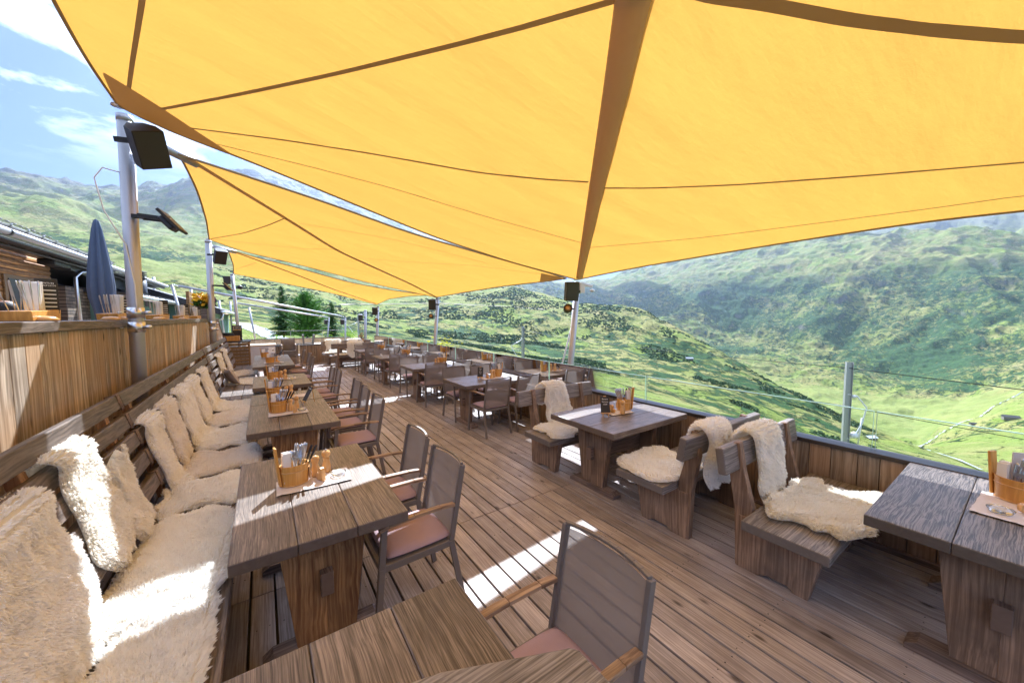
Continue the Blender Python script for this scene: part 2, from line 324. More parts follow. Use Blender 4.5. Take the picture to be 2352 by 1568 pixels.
# ================================================================ RIGHT PARAPET + FAR PARAPET
def parapet(name,label,p0,p1,zb,zt,inward,group=None,wood_='para'):
    d=Vector((p1[0]-p0[0],p1[1]-p0[1],0)); Ln=d.length; rz=math.atan2(d.y,d.x)
    t=empty(name,(p0[0],p0[1],zb),rz,label,'parapet',group)   # local x along wall, local +y left of it
    h=zt-zb; mb=MB(); x=0; s=inward
    while x<Ln-.01:
        w=random.choice([.13,.15,.17,.145]); x1=min(x+w,Ln); mb.box(x+.002,x1-.003,min(0,s*.025),max(0,s*.025),.04,h-.035); x=x1
    mb.obj('planking',M[wood_],t,bevel=.003)
    mb=MB(); mb.box(0,Ln,-s*.12 if s>0 else -.045,.045 if s>0 else .12,h-.035,h); mb.obj('cap_rail',M['cap'],t,bevel=.004)
    mb=MB(); mb.box(0,Ln,-s*.03 if s>0 else .003,-.003 if s>0 else .03,.02,h-.04); mb.obj('light_stop_board',M['dark'],t)  # dark board added behind the planks so no light leaks through the gaps
    mb=MB(); mb.box(0,Ln,min(s*.025,s*.06),max(s*.025,s*.06),0,.045); mb.obj('base_rail',M['beamX'],t,bevel=.004)
    for k in range(int(Ln/1.5)+1): mb=MB(); mb.lathe((.7+k*1.5,s*.02,h),[(.013,0),(.012,.004),(0,.007)],8); mb.obj('screw_head',M['chrome'],t)
    return t
PX=4.0
parapet('timber_parapet','low plank parapet with dark metal cap along the valley side',(PX,-2.2),(PX,16.72),0,.755,1)
parapet('timber_parapet','plank parapet with light cap closing the far end of the deck',(1.2,16.72),(PX,16.72),0,.77,-1)
parapet('timber_parapet','short plank parapet behind the stacked armchairs and steel counter',(-1.0,16.9),(1.15,16.9),0,.77,-1)
rail=empty('glass_railing',(4.075,0,.73),0,'clear glass railing standing on the valley-side parapet','glass railing'); ys=[-2.1,.72,2.86,4.79,6.62,8.5,10.4,12.4,14.5,16.7]
for k,(a,b_) in enumerate(zip(ys[:-1],ys[1:])):
    g=MB().add([(0,a+.012,0),(0,b_-.012,0),(0,b_-.012,.335),(0,a+.012,.335)],[(0,1,2,3)]).obj('glass_pane',M['glass'],rail)
    mb=MB(); mb.box(-.005,.005,a+.012,b_-.012,.335,.341); mb.box(-.005,.005,a+.008,a+.0115,0,.341); mb.box(-.005,.005,b_-.0115,b_-.008,0,.341); mb.obj('glass_edge',M['gedge'],g)
# ================================================================ BUILT-IN BENCH
SL=[(-.715,.65),(-.76,.82),(-.805,.975),(-.85,1.105),(-.89,1.25)]   # slat centres (X,Z) lower to upper
def wall_bench(y0,y1,label):
    t=empty('slatted_bench',(0,y0,0),0,label,'bench','slatted benches built along the timber wall'); Ln=y1-y0
    mb=MB()
    for k in range(3): mb.box(-.68+k*.165,-.68+k*.165+.158,0,Ln,.40,.45)
    mb.obj('seat',M['slat'],t,bevel=.006)
    A=Matrix.Rotation(R(14),4,'Y')
    for (X,Z) in SL: 
        mb=MB(); mb.box(-.03,.022,0,Ln,-.05,.05,Matrix.Translation((X,0,Z))@Matrix.Rotation(R(-15),4,'Y')); mb.obj('slat',M['slat'],t,bevel=.008)
        mb=MB()
        for yy in (.03,.045,.06): 
            c=[(-.034,-.055),(.026,-.055),(.026,.055),(-.034,.055),(-.034,-.055)]
            mb.tube([Matrix.Translation((X,Ln-yy,Z))@Matrix.Rotation(R(-15),4,'Y')@Vector((p,0,q)) for p,q in c],.005,6)
        mb.obj('rope_binding',M['beamX'],t)
    ks=max(2,int(Ln/1.15)+1)
    for k in range(ks):
        yy=.25+(Ln-.5)*k/(ks-1); mb=MB(); mb.bar((-.735,yy,.4),(-.925,yy,1.24),.06,.05); mb.bar((-1.05,yy,.9),(-.87,yy,.9),.05,.05); mb.obj('back_post',M['leg'],t,bevel=.003)
        mb=MB(); mb.box(-.66,-.26,yy-.03,yy+.03,0,.4); mb.obj('support',M['legdark'],t,bevel=.003)
    mb=MB(); mb.box(-.235,-.205,0,Ln,.3,.4); mb.obj('apron',M['slat'],t,bevel=.004)
wall_bench(-.9,3.76,'nearest slatted wall bench heaped with large sheepskins')
wall_bench(3.78,8.35,'middle slatted wall bench with sheepskins and sunlit slat ends')
wall_bench(8.37,13.25,'farthest slatted wall bench with the grey cushion on it')
# ================================================================ TABLES
def table(W,Ln,label,loc,rz=0,topmat='tabY',warm='leg',group='timber tables on the terrace'):
    """long axis local y; slabs at the ends"""
    t=empty('timber_table',loc,rz,label,'table',group)
    mb=MB(); nb=3
    for k in range(nb): mb.box(-W/2+W*k/nb+(.0008 if k else 0),-W/2+W*(k+1)/nb-.0008,-Ln/2,Ln/2,.69,.75,rnd=random.random())
    mb.obj('tabletop',M[topmat],t,bevel=.006)
    for s in (-1,1):
        y0=s*(Ln/2-.2); ya,yb=sorted((y0,y0-s*.07)); mb=MB()
        for q in (0,1):
            b0,b1=(-.15+.15*q,-.15+.15*(q+1)); c0,c1=(-.22+.22*q,-.22+.22*(q+1))
            mb.hexa([(b0,ya,.06),(b1,ya,.06),(b1,yb,.06),(b0,yb,.06)],[(c0,ya,.66),(c1,ya,.66),(c1,yb,.66),(c0,yb,.66)])
        mb.obj('leg_slab',M[warm],t,bevel=.003)
        mb=MB(); mb.prism([(-.31,0),(.31,0),(.31,.03),(.26,.062),(-.26,.062),(-.31,.03)],ya-.025,yb+.025,'y'); mb.obj('foot_beam',M['beamX'],t,bevel=.004)
        mb=MB(); mb.prism([(-.33,.69),(.33,.69),(.29,.655),(-.29,.655)],ya-.02,yb+.02,'y'); mb.obj('top_batten',M[warm],t,bevel=.003)
        mb=MB(); mb.box(-.032,.032,y0-.001 if s>0 else y0-.055,y0+.055 if s>0 else y0+.001,.33,.46); mb.obj('tenon',M['beamY'],t,bevel=.004)
    mb=MB(); mb.box(-.03,.03,-Ln/2+.27,Ln/2-.27,.31,.48); mb.obj('stretcher',M['beamY'],t,bevel=.004)
    return t
LT=[('cropped foreground timber table at the bottom picture edge',(.22,.67),1.36),
 ('nearest whole bench-side table, crossed by a stripe of sunlight',(.235,2.67),1.36),
 ('second bench-side table, with the leaning menu board on it',(.24,4.86),1.34),
 ('small third bench-side table just behind the menu board',(.24,5.93),.76),
 ('fourth bench-side table, standing alone before the last pair',(.24,7.6),1.36),
 ('fifth bench-side table, its single pepper mill beside the tub',(.19,10.54),1.32),
 ('farthest bench-side table, next to the steel counter',(.19,12.05),1.6)]
for lab,(x,y),Ln in LT: table(.82,Ln,lab,(x,y,0),0,'tabY','leg')
RTB=[('heavily grained dark table at the right picture edge',(3.33,.03),.94,1.26,'topnear'),
 ('table by the glass standing between two sheepskin benches',(3.28,2.65),.9,1.25,'tabX'),
 ('first chair-lined table by the glass, with chalk menu board',(3.25,5.56),.9,1.27,'tabX'),
 ('second chair-lined table by the glass, with three mills',(3.22,7.89),.93,1.27,'tabX'),
 ('third chair-lined table by the glass, coffee cup on its corner',(3.2,10.4),.9,1.3,'tabX'),
 ('fourth chair-lined table, just before the far benches',(3.18,12.78),.9,1.3,'tabX'),
 ('far table between the two farthest sheepskin benches',(2.85,15.2),.75,1.3,'tabX')]
M['topnearY']=wood('deep_grain_wood_y',(.045,.037,.032),(.26,.22,.19),'Y',170,.4,.4,(.06,.05,.045),.25,contrast=(.42,.57),wav=.6,stretch=.02)
for lab,(x,y),W,Ln,tm in RTB: table(W,Ln,lab,(x,y,0),R(90),'tabY' if tm=='tabX' else 'topnearY','legdark')
# grey board close to the camera
t=empty('grey_board_table',(0,0,0),0,'blurred grey wooden board nearest the camera at the bottom','table')
mb=MB(); mb.prism([(.635,.30),(.635,.625),(.62,.645),(.32,.775),(-.05,.87),(-.5,.93),(-.5,.3)],.96,1.0,'z'); mb.obj('tabletop',M['greyX'],t,bevel=.008)
mb=MB(); mb.box(-.45,-.39,.36,.42,0,.96); mb.box(.53,.59,.36,.42,0,.96); mb.obj('leg',M['legdark'],t,bevel=.004)
# ================================================================ BACKED TIMBER BENCHES
def bench(Ln,label,loc,rz):
    t=empty('backed_bench',loc,rz,label,'bench','timber benches with a plank back')
    mb=MB(); mb.prism([(-.24,.39),(.235,.39),(.235,.445),(.225,.455),(-.24,.455)],-Ln/2,Ln/2,'x'); mb.obj('seat',M['greyX'],t,bevel=.006)
    T=Matrix.Translation((0,-.385,.815))@Matrix.Rotation(R(9),4,'X'); mb=MB(); mb.box(-Ln/2,Ln/2,-.03,.03,-.095,.095,T); mb.obj('backrest',M['greyX'],t,bevel=.01)
    for s in (-1,1):
        x0=s*(Ln/2-.23); 
        mb=MB(); mb.prism([(-.34,0),(-.2,0),(-.15,.03),(-.02,.03),(.02,0),(.09,0),(.17,.39),(-.24,.39),(-.34,.39)],x0-.035,x0+.035,'x'); mb.obj('leg_slab',M['legdark'],t,bevel=.004)
        mb=MB(); mb.prism([(-.352,.0),(-.262,.0),(-.25,.46),(-.318,.72),(-.35,.92),(-.395,.915),(-.42,.72),(-.37,.42)],x0-.028,x0+.028,'x')
        # notch the post behind the plank
        mb.obj('back_post',M['legdark'],t,bevel=.004)
    mb=MB(); mb.box(-Ln/2+.2,Ln/2-.2,-.08,-.02,.22,.34); mb.obj('stretcher',M['beamX'],t,bevel=.004)
    return t
bench(1.3,'backed bench facing the camera across the table by the glass',(3.24,3.27,0),PI)
bench(1.3,'backed bench seen from behind, draped with a hanging sheepskin',(3.28,1.91,0),0)
bench(1.32,'nearest backed bench, large cream sheepskin on its seat',(3.30,.85,0),PI)
bench(1.5,'far backed bench seen from behind near the end parapet',(2.75,14.72,0),0)
bench(1.9,'farthest backed bench standing against the end parapet',(2.85,15.85,0),PI)
# ================================================================ ARMCHAIRS
def make_chair(label,loc,rz,group):
    t=empty('mesh_armchair',loc,rz,label,'chair',group)
    for s in (-1,1):
        x=s*.225
        mb=MB(); mb.bar((x*1.03,.285,0),(x,.245,.42),.024,.036); mb.bar((x,.245,.42),(x,.225,.645),.024,.036); mb.obj('front_leg',M['frame'],t,bevel=.003)
        mb=MB(); mb.bar((x*1.03,-.27,0),(x,-.19,.43),.024,.036); mb.obj('rear_leg',M['frame'],t,bevel=.003)
        pts=[(x,.255,.648),(x,.2,.662),(x,.05,.67),(x,-.12,.668),(x,-.215,.66)]; mb=MB()
        for a,b_ in zip(pts[:-1],pts[1:]): mb.bar(a,b_,.038,.02)
        mb.obj('armrest',M['arm'],t,bevel=.004)
    mb=MB(); 
    for s in (-1,1): mb.bar((s*.222,.24,.415),(s*.222,-.2,.415),.022,.04)
    mb.bar((-.222,.245,.415),(.222,.245,.415),.022,.035); mb.bar((-.222,-.195,.41),(.222,-.195,.41),.022,.035); mb.obj('seat_frame',M['frame'],t,bevel=.003)
    mb=MB(); mb.box(-.213,.213,-.185,.235,.418,.424); mb.obj('seat',M['mesh'],t)
    def bk(u,v): # back surface  u -1..1, v 0..1
        return Vector((u*.21,-.195-.085*v-.035*(1-u*u)*(.4+.6*v)+.0,.45+.45*v))
    mb=MB(); vs=[];fs=[]
    for j in range(9):
        for i in range(13): vs.append(bk(-1+i/6,j/8*.965))
    for j in range(8):
        for i in range(12): fs.append((j*13+i,j*13+i+1,(j+1)*13+i+1,(j+1)*13+i))
    mb.add(vs,fs,0,True); mb.obj('backrest',M['mesh'],t)
    mb=MB(); 
    for s in (-1,1): mb.bar((s*.222,-.19,.41),(s*.222,-.28,.9),.022,.034)
    pt=[bk(-1.05+2.1*i/10,1.0)+Vector((0,.0,.006)) for i in range(11)]
    for a,b_ in zip(pt[:-1],pt[1:]): mb.bar(a,b_,.02,.014)
    mb.obj('back_frame',M['frame'],t,bevel=.003)
    return t
def make_cushion(label,loc,rz,group):
    mb=MB(); n=12; vs=[];fs=[]
    def pos(a,b_,top):
        sx=math.copysign(abs(a)**1,a)*.212; sy=b_*.212; e=max(abs(a),abs(b_)); h=.024*(1-e**6)**.5 if e<1 else 0
        rr=(1-.06*(abs(a)*abs(b_))**3); return (sx*rr,sy*rr,.45+(h+ .003 if top else -h-.0))
    for top in (1,0):
        for j in range(n+1):
            for i in range(n+1): vs.append(pos(-1+2*i/n,-1+2*j/n,top))
    m=(n+1)**2
    for j in range(n):
        for i in range(n):
            q=[j*(n+1)+i,j*(n+1)+i+1,(j+1)*(n+1)+i+1,(j+1)*(n+1)+i]; fs.append(tuple(q)); fs.append(tuple(k+m for k in q[::-1]))
    def rim(k): return k
    e=[i for i in range(n+1)]+[(j)*(n+1)+n for j in range(1,n+1)]+[n*(n+1)+i for i in range(n-1,-1,-1)]+[j*(n+1) for j in range(n-1,0,-1)]
    for a,b_ in zip(e,e[1:]+e[:1]): fs.append((a,a+m,b_+m,b_))
    mb.add(vs,fs,0,True)
    return mb.obj('seat_cushion',M['cush'],None,label=label,cat='cushion',group=group,loc=loc,rz=rz)
CH=[]
for lab,x,y in [('the big foreground one with a sunlit strip on its back',.84,.97),('nearer of two at the sun-striped bench-side table',.74,2.28),('farther of two at the sun-striped bench-side table',.755,2.91),
  ('nearest of three at the table with the leaning menu board',.835,4.46),('middle of three beyond the leaning menu board table',.845,5.16),('farthest of three, beside the small third table',.88,5.82),
  ('nearer of two at the fourth bench-side table',.84,7.17),('farther of two at the fourth bench-side table',.82,7.73),('nearest of three at the last bench-side tables',.7,9.88),('middle of three at the last bench-side tables',.73,10.97),('farthest of three at the last bench-side tables',.69,12.1)]:
    CH.append((lab,x,y,R(90),'bench-side row','armchairs along the bench-side tables'))
for nm,yn,yf,xs in [('first chair-lined table by the glass',4.95,6.0,(2.96,3.55)),('second chair-lined table by the glass',7.3,8.5,(2.93,3.52)),('third chair-lined table, the one with the cup',9.83,10.9,(2.92,3.52)),('fourth chair-lined table by the glass',12.25,13.3,(2.86,3.5))]:
    for side,yy,rz in (('nearer',yn,0),('farther',yf,PI)):
        for lr,xx in (('left',xs[0]),('right',xs[1])):
            CH.append((f'{side} {lr} one at the {nm}',xx,yy,rz,'glass row','armchairs around the tables by the glass'))
c0=q0=None
for lab,x,y,rz,row,grp in CH:
    rz+=random.uniform(-.03,.03); L1='taupe mesh armchair, '+lab; L2='mauve seat cushion on the armchair that is '+lab
    w=L2.split(); L2=' '.join(w[:16])
    if c0 is None: c0=make_chair(L1,(x,y,0),rz,grp); q0=make_cushion(L2,(x,y+.0,0),rz,'mauve cushions on the armchairs')
    else: dup(c0,(x,y,0),rz,L1,grp); dup(q0,(x,y,0),rz,L2)
# stack of chairs at the far parapet
for k in range(4):
    dup(c0,(.8,16.35-.01*k,.055*k),PI,f"taupe mesh armchair in the far stack, {['bottom','second','third','topmost'][k]} of four",'stacked armchairs by the steel counter')
# ================================================================ TABLE-TOP THINGS
def tub(loc,rz,label,group='wooden cutlery tubs'):
    t=empty('cutlery_tub',loc,rz,label,'tub',group); sx,sy=1.0,.72   # oval: long axis local x, tall stave at -x
    mb=MB(); mb.lathe((0,0,0),[(.074,.0),(.077,.005),(.085,.13),(.087,.135),(.079,.135),(.077,.13),(.068,.02),(.0,.02)],28,sx,sy); mb.obj('tub_body',M['tub'],t,smooth=True)
    mb=MB(); mb.tube([(.083*math.cos(a)*sx,.083*math.sin(a)*sy,.095) for a in np.linspace(0,2*PI,29)],.0042,6); mb.obj('willow_hoop',M['mill'],t)
    mb=MB(); mb.tube([(.0765*math.cos(a)*sx,.0765*math.sin(a)*sy,.006) for a in np.linspace(0,2*PI,29)],.0042,6); mb.obj('willow_hoop',M['mill'],t)
    mb=MB(); A=Matrix.Translation((-.082,0,0))@Matrix.Rotation(R(-5),4,'Y'); mb.box(-.008,.006,-.026,.026,.01,.265,A); mb.obj('tall_stave',M['tub'],t,bevel=.004)
    mb=MB(); mb.prism([(.026,.02),(.026,.07),(.018,.095),(0,.105),(-.018,.095),(-.026,.07),(-.026,.02)],.082,.090,'x'); mb.obj('oval_plate',M['mill'],t,bevel=.002)
    return t
def fork_mesh():
    mb=MB(); mb.bar((0,0,0),(0,0,.13),.007,.003); 
    for k in range(4): mb.bar((-.009+k*.006,0,.145),(-.010+k*.0067,.004,.195),.0028,.002)
    mb.prism([(-.003,.125),(.003,.125),(.0115,.147),(-.0115,.147)],-.0015,.0015,'y'); return mb
def knife_mesh():
    mb=MB(); mb.lathe((0,0,0),[(.004,.0),(.0045,.09),(.0035,.1),(.007,.12),(.0085,.18),(.0075,.2),(.0,.205)],8,1,.5); return mb
def spoon_mesh():
    mb=MB(); mb.bar((0,0,0),(0,0,.15),.006,.003); mb.lathe((0,0,.15),[(.002,0),(.013,.014),(.017,.03),(.012,.045),(0,.052)],10,1,.3); return mb
protoc={}
def piece(kind,loc,rot,label,group):
    if kind not in protoc:
        o={'fork':fork_mesh,'knife':knife_mesh,'spoon':spoon_mesh,'black_knife':knife_mesh}[kind]().obj('steak_knife' if kind=='black_knife' else kind,M['black'] if kind=='black_knife' else M['chrome'],label=label,cat='cutlery',group=group)
        protoc[kind]=o
    else: o=protoc[kind].copy(); COL.objects.link(o); o['label']=label; o['group']=group
    o.location=loc; o.rotation_euler=rot; return o
def mill(loc,label,steel=True,h=.165):
    t=empty('pepper_mill',loc,0,label,'pepper mill','beech salt and pepper mills'); k=h/.165
    mb=MB(); mb.lathe((0,0,0),[(.029,0),(.0295,.02),(.027,.024),(.0295,.028),(.028,.05),(.019,.085),(.023,.098),(.019,.103)],16,k,k); 
    mb.obj('mill_base',M['mill'],t)
    mb=MB(); mb.lathe((0,0,.103*k),[(.018,0),(.026,.012),(.029,.028),(.024,.044),(.0,.05)],16,k,k); mb.obj('mill_head',M['mill'],t)
    if steel: mb=MB(); mb.lathe((0,0,.152*k),[(.006,0),(.008,.006),(.004,.012),(0,.014)],10); mb.obj('mill_knob',M['chrome'],t)
    return t
def heart(loc,rz,label,num=None,k=1):
    t=empty('heart_block',loc,rz,label,'table number','wooden heart blocks on the tables')
    p=[(0,0)]; 
    for i in range(1,24):
        a=2*PI*i/24; X=16*math.sin(a)**3; Z=13*math.cos(a)-5*math.cos(2*a)-2*math.cos(3*a)-math.cos(4*a); p.append((X,Z))
    p=[(16*math.sin(2*PI*i/28)**3,13*math.cos(2*PI*i/28)-5*math.cos(4*PI*i/28)-2*math.cos(6*PI*i/28)-math.cos(8*PI*i/28)) for i in range(28)]
    c,s=math.cos(R(52)),math.sin(R(52)); p=[(c*a-s*b_,s*a+c*b_) for a,b_ in p]; mz=min(b_ for a,b_ in p); p=[(a*.0031*k,(b_-mz)*.0031*k) for a,b_ in p]
    mb=MB(); mb.prism(p[::-1],-.012,.012,'y'); mb.obj('heart_body',M['mill'],t,bevel=.002)
    if num: text(num,.03*k,M['ink'],t,Matrix.Translation((.0,-.0128,.05*k))@Matrix.Rotation(R(90),4,'X'),'number')
    return t
def linen(loc,w,d,rz,label):
    mb=MB(); n=14; vs=[];fs=[]
    for j in range(n+1):
        for i in range(n+1):
            x=(-.5+i/n)*w;y=(-.5+j/n)*d; e=max(abs(-1+2*i/n),abs(-1+2*j/n)); z=.003+.0035*noise.noise(Vector((x*22+loc[0]*9,y*22,loc[1])))**2*3+(.003*(e>.9)); vs.append((x+.004*noise.noise(Vector((y*30,x*9,3))),y+.004*noise.noise(Vector((x*30,y*9,loc[0]))),z))
    for j in range(n):
        for i in range(n): q=j*(n+1)+i; fs.append((q,q+1,q+n+2,q+n+1))
    mb.add(vs,fs,0,True); o=mb.obj('linen_mat',M['mat'],label=label,cat='place mat',group='pale linen mats under the tubs',loc=loc,rz=rz)
    return o
def napkins(loc,rz,label,n=9,h=.15,lean=.12,mt='napkin'):
    mb=MB()
    for k in range(n):
        A=Matrix.Translation((0,-.03+.06*k/(n-1),.0))@Matrix.Rotation(lean*(k/(n-1)-.4),4,'X')@Matrix.Rotation(random.uniform(-.03,.03),4,'Y')
        hh=h*random.uniform(.96,1.03); mb.box(-.021,.021,-.0023,.0023,0,hh,A)
    return mb.obj('napkin_stack',M[mt],label=label,cat='napkins',group='paper napkins in the wooden tubs',loc=loc,rz=rz,bevel=.001)
def board(loc,rz,label,lines,h=.21,w=.085,lean=24):
    t=empty('menu_board',loc,rz,label,'menu board','small chalk menu boards on the tables')
    A=Matrix.Translation((0,0,.03))@Matrix.Rotation(R(-lean),4,'X')
    mb=MB(); mb.box(-w/2,w/2,-.002,.002,0,h,A); mb.obj('slate',M['slate'],t,bevel=.001)
    mb=MB(); mb.box(-w/2-.004,w/2+.004,-.016,.003,-.008,.004,A); 
    for s in (-1,1): mb.bar(A@Vector((s*.028,-.004,0)),(s*.03,-.012,0),.012,.008)
    mb.bar(A@Vector((0,.004,h)),(0,.13,0),.012,.006); mb.box(-.014,.014,-.004,.006,h-.004,h+.008,A); mb.obj('easel',M['mill'],t,bevel=.001)
    z=h-.03
    for s_,sz in lines:
        text(s_,sz,M['chalk'],t,A@Matrix.Translation((0,-.0026,z))@Matrix.Rotation(R(90),4,'X'),'chalk_writing'); z-=sz*1.45
    return t
def ashtray(loc,label):
    mb=MB(); mb.lathe((0,0,0),[(.04,0),(.052,.022),(.049,.024),(.038,.006),(0,.006)],20); return mb.obj('glass_ashtray',M['glassy'],label=label,cat='ashtray',group='clear glass ashtrays',loc=loc)
m_,nt_,b_s=mat('thick_glass'); b_s.inputs['Base Color'].default_value=(.9,.93,.95,1); b_s.inputs['Roughness'].default_value=.05; b_s.inputs['Transmission Weight'].default_value=.9; M['glassy']=m_
def tubset(x,y,z,rz,where,nf=7,nk=7,nb=1,style='steel',card=False,s=1.0):
    """tub with everything standing in it; where = phrase naming the table"""
    tub((x,y,z),rz,'honey-coloured wooden cutlery tub on the '+where)
    Rz=Matrix.Translation((x,y,z+.025))@Matrix.Rotation(rz,4,'Z')
    g='cutlery in the tub on the '+where
    napkins(Rz@Vector((-.045,0,0)),rz,'stack of white napkins in the tub on the '+where,8,.19 if style=='steel' else .2)
    def put(kind,px,py,dx,dy,lab,zz=0,yaw=0):
        q=Rz@Vector((px,py,zz)); 
        e=Matrix.Rotation(rz,3,'Z')@(Matrix.Rotation(dx,3,'Y')@Matrix.Rotation(dy,3,'X')@Matrix.Rotation(yaw,3,'Z')); piece(kind,q,e.to_euler(),lab,g)
    if style=='steel':
        for k in range(nf): put('fork',-.012+.05*(k%4)/3,-.03+.016*(k//4)+.004*k/nf,random.uniform(-.1,.22),-.12+random.uniform(-.08,.06),'steel fork, tines up, in the tub on the '+where,0,random.uniform(-.5,.5))
        for k in range(nk): put('knife',.0+.05*(k%5)/4,.008+.02*(k//5),random.uniform(.02,.28),random.uniform(-.02,.14),'steel knife, handle up, in the tub on the '+where,.035,random.uniform(-1,1))
        for k in range(nb): put('black_knife',.045+.01*k,.005,.3+.1*k,.1,'black-handled steak knife in the tub on the '+where,.02)
        put('spoon',.0,-.01,-.05,-.1,'steel spoon in the tub on the '+where)
    else:
        for k in range(nb): put('black_knife',-.01+.022*k,-.035,-.35+.12*k,-.1,'black-handled steak knife in the tub on the '+where,.03)
        for k in range(nk): put('knife',.01+.05*(k%5)/4,-.02+.03*(k//5),.0+.045*k,random.uniform(-.1,.05),'dull steel knife, handle up, in the tub on the '+where,.03,random.uniform(-1,1))
        put('spoon',.0,.0,-.1,0,'steel spoon in the tub on the '+where)
    if card:
        A=Rz@Matrix.Translation((-.062,0,0)); mb=MB(); mb.box(-.001,.001,-.04,.04,0,.235); o=mb.obj('menu_card',M['mat'],label='pale menu card standing in the tub on the '+where,cat='menu',group='menu cards in the tubs'); o.matrix_world=A
        mb=MB(); 
        for (a,b1,c,d) in ((-.02,.02,.198,.2),(-.02,.02,.226,.228),(-.02,-.018,.2,.226),(.018,.02,.2,.226)): mb.box(.0012,.0018,a,b1,c,d)
        mb.obj('printed_frame',M['dark'],o)
        text('ALP',.014,M['dark'],o,Matrix.Translation((.0014,0,.213))@Matrix.Rotation(R(90),4,'Z')@Matrix.Rotation(R(90),4,'X'),'printed_name')
T_=.752
L1='sun-striped bench-side table'
linen((.245,2.71,T_),.43,.235,R(-1),'pale linen mat half in sun on the sun-striped table')
tubset(.135,2.745,T_+.004,R(8),L1,8,8,2)
mill((.262,2.79,T_+.005),'salt mill with round head, left one on the sun-striped table',False,.15); mill((.335,2.83,T_+.005),'taller pepper mill with steel knob on the sun-striped table')
heart((.285,2.7,T_+.005),R(-70),'heart block standing in front of the mills on the sun-striped table'); ashtray((.395,2.72,T_+.006),'clear glass ashtray in full sun on the sun-striped table')
L2='second bench-side table'
linen((.21,4.88,T_),.39,.235,0,'linen mat at the second bench-side table')
tubset(.115,4.97,T_+.004,R(5),L2,7,8,3); mill((.235,4.97,T_+.005),'salt mill, left one on the second bench-side table',False,.15); mill((.3,5.02,T_+.005),'pepper mill behind the heart on the second bench-side table')
heart((.27,4.84,T_+.005),R(-105),'heart block seen edge on beside the second table tub',None,1.1); ashtray((.35,4.9,T_+.006),'glass ashtray on the second bench-side table')
board((.4,5.3,T_),R(-72),'chalk menu board on easel seen edge-on, second bench-side table',[('Marende',.016)],.2,.1,30)
L3='small third bench-side table'
linen((.3,5.86,T_),.42,.22,0,'linen mat on the small third bench-side table')
tubset(.1,5.97,T_+.004,R(5),L3,7,7,1); mill((.24,5.93,T_+.005),'salt mill on the small third bench-side table',False,.15); mill((.3,5.97,T_+.005),'pepper mill on the small third bench-side table'); heart((.3,5.84,T_+.005),R(-105),'heart block on the small third bench-side table',None,1.1)
L4='fourth bench-side table'
linen((.27,7.66,T_),.4,.24,0,'linen mat on the fourth bench-side table'); tubset(.13,7.72,T_+.004,R(5),L4,6,7,1); mill((.245,7.72,T_+.005),'salt mill on the fourth bench-side table',False,.15); mill((.31,7.78,T_+.005),'pepper mill on the fourth bench-side table'); heart((.3,7.6,T_+.005),R(-80),'heart block on the fourth bench-side table',None,1.1); ashtray((.4,7.7,T_+.006),'glass ashtray on the fourth bench-side table')
L5='fifth bench-side table'
linen((.2,10.62,T_),.41,.24,0,'linen mat on the fifth bench-side table'); tubset(.13,10.62,T_+.004,R(5),L5,5,6,3); mill((.26,10.72,T_+.005),'lone pepper mill on the fifth bench-side table')
heart((.3,10.6,T_+.004),R(-90),'small heart block lying low on the fifth bench-side table',None,.5)
L6='farthest bench-side table'
linen((.19,12.05,T_),.42,.22,0,'linen mat on the farthest bench-side table'); tubset(.03,12.2,T_+.004,R(5),L6,5,5,0)
board((.36,12.2,T_),R(-60),'chalk menu board on the farthest bench-side table',[('Tages',.018),('Menu',.018)],.2,.1,30)
# glass side
RN='table between the two sheepskin benches'
linen((3.31,2.69,T_),.32,.2,R(-8),'linen mat on the table between the sheepskin benches'); tubset(3.45,2.71,T_+.004,R(150),RN,3,9,2,'dark',True)
mill((3.285,2.60,T_+.005),'pepper mill beside the menu board between the sheepskin benches'); heart((3.25,2.72,T_+.005),R(75),'heart block seen edge on between the sheepskin benches',None,1)
board((3.085,2.67,T_),R(-38),'chalk menu board with three chalked lines, between sheepskin benches',[('Burrata',.021),('Marinara',.019),('12.00',.021)],.185,.1,22)
ashtray((3.2,2.76,T_+.006),'glass ashtray on the table between the sheepskin benches')
R1n='first chair-lined table by the glass'
linen((3.36,5.52,T_),.42,.2,0,'linen mat on the first chair-lined table by the glass'); tubset(3.52,5.62,T_+.004,R(150),R1n,2,8,2,'dark',True)
mill((3.33,5.49,T_+.005),'left pepper mill on the first chair-lined table'); mill((3.4,5.53,T_+.005),'right salt mill on the first chair-lined table',False,.155); heart((3.28,5.56,T_+.005),R(80),'heart block edge on, first chair-lined table')
board((3.14,5.57,T_),R(-38),'chalk menu board on the first chair-lined table by the glass',[('Pinsa',.02),('Hut',.02),('Menu',.018),('9.50',.02)],.185,.1,22)
R2n='second chair-lined table by the glass'
tubset(3.5,8.02,T_+.004,R(150),R2n,2,7,2,'dark'); mill((3.38,8.0,T_+.002),'middle mill of three on the second chair-lined table'); mill((3.44,8.04,T_+.002),'rightmost mill of three on the second chair-lined table',False,.155); mill((3.31,7.98,T_+.002),'leftmost small mill of three on the second chair-lined table',False,.13)
R3n='third chair-lined table by the glass'
tubset(3.5,10.6,T_+.004,R(150),R3n,2,7,3,'dark',True); mill((3.38,10.6,T_+.002),'left mill on the third chair-lined table'); mill((3.44,10.64,T_+.002),'right mill on the third chair-lined table',False,.155)
board((3.22,10.6,T_),R(-125),'chalk menu board turned away on the third chair-lined table',[('Tages',.018)],.19,.1,30)
t=empty('coffee_cup',(2.74,10.55,T_),0,'white espresso cup on its saucer at the table corner','cup')
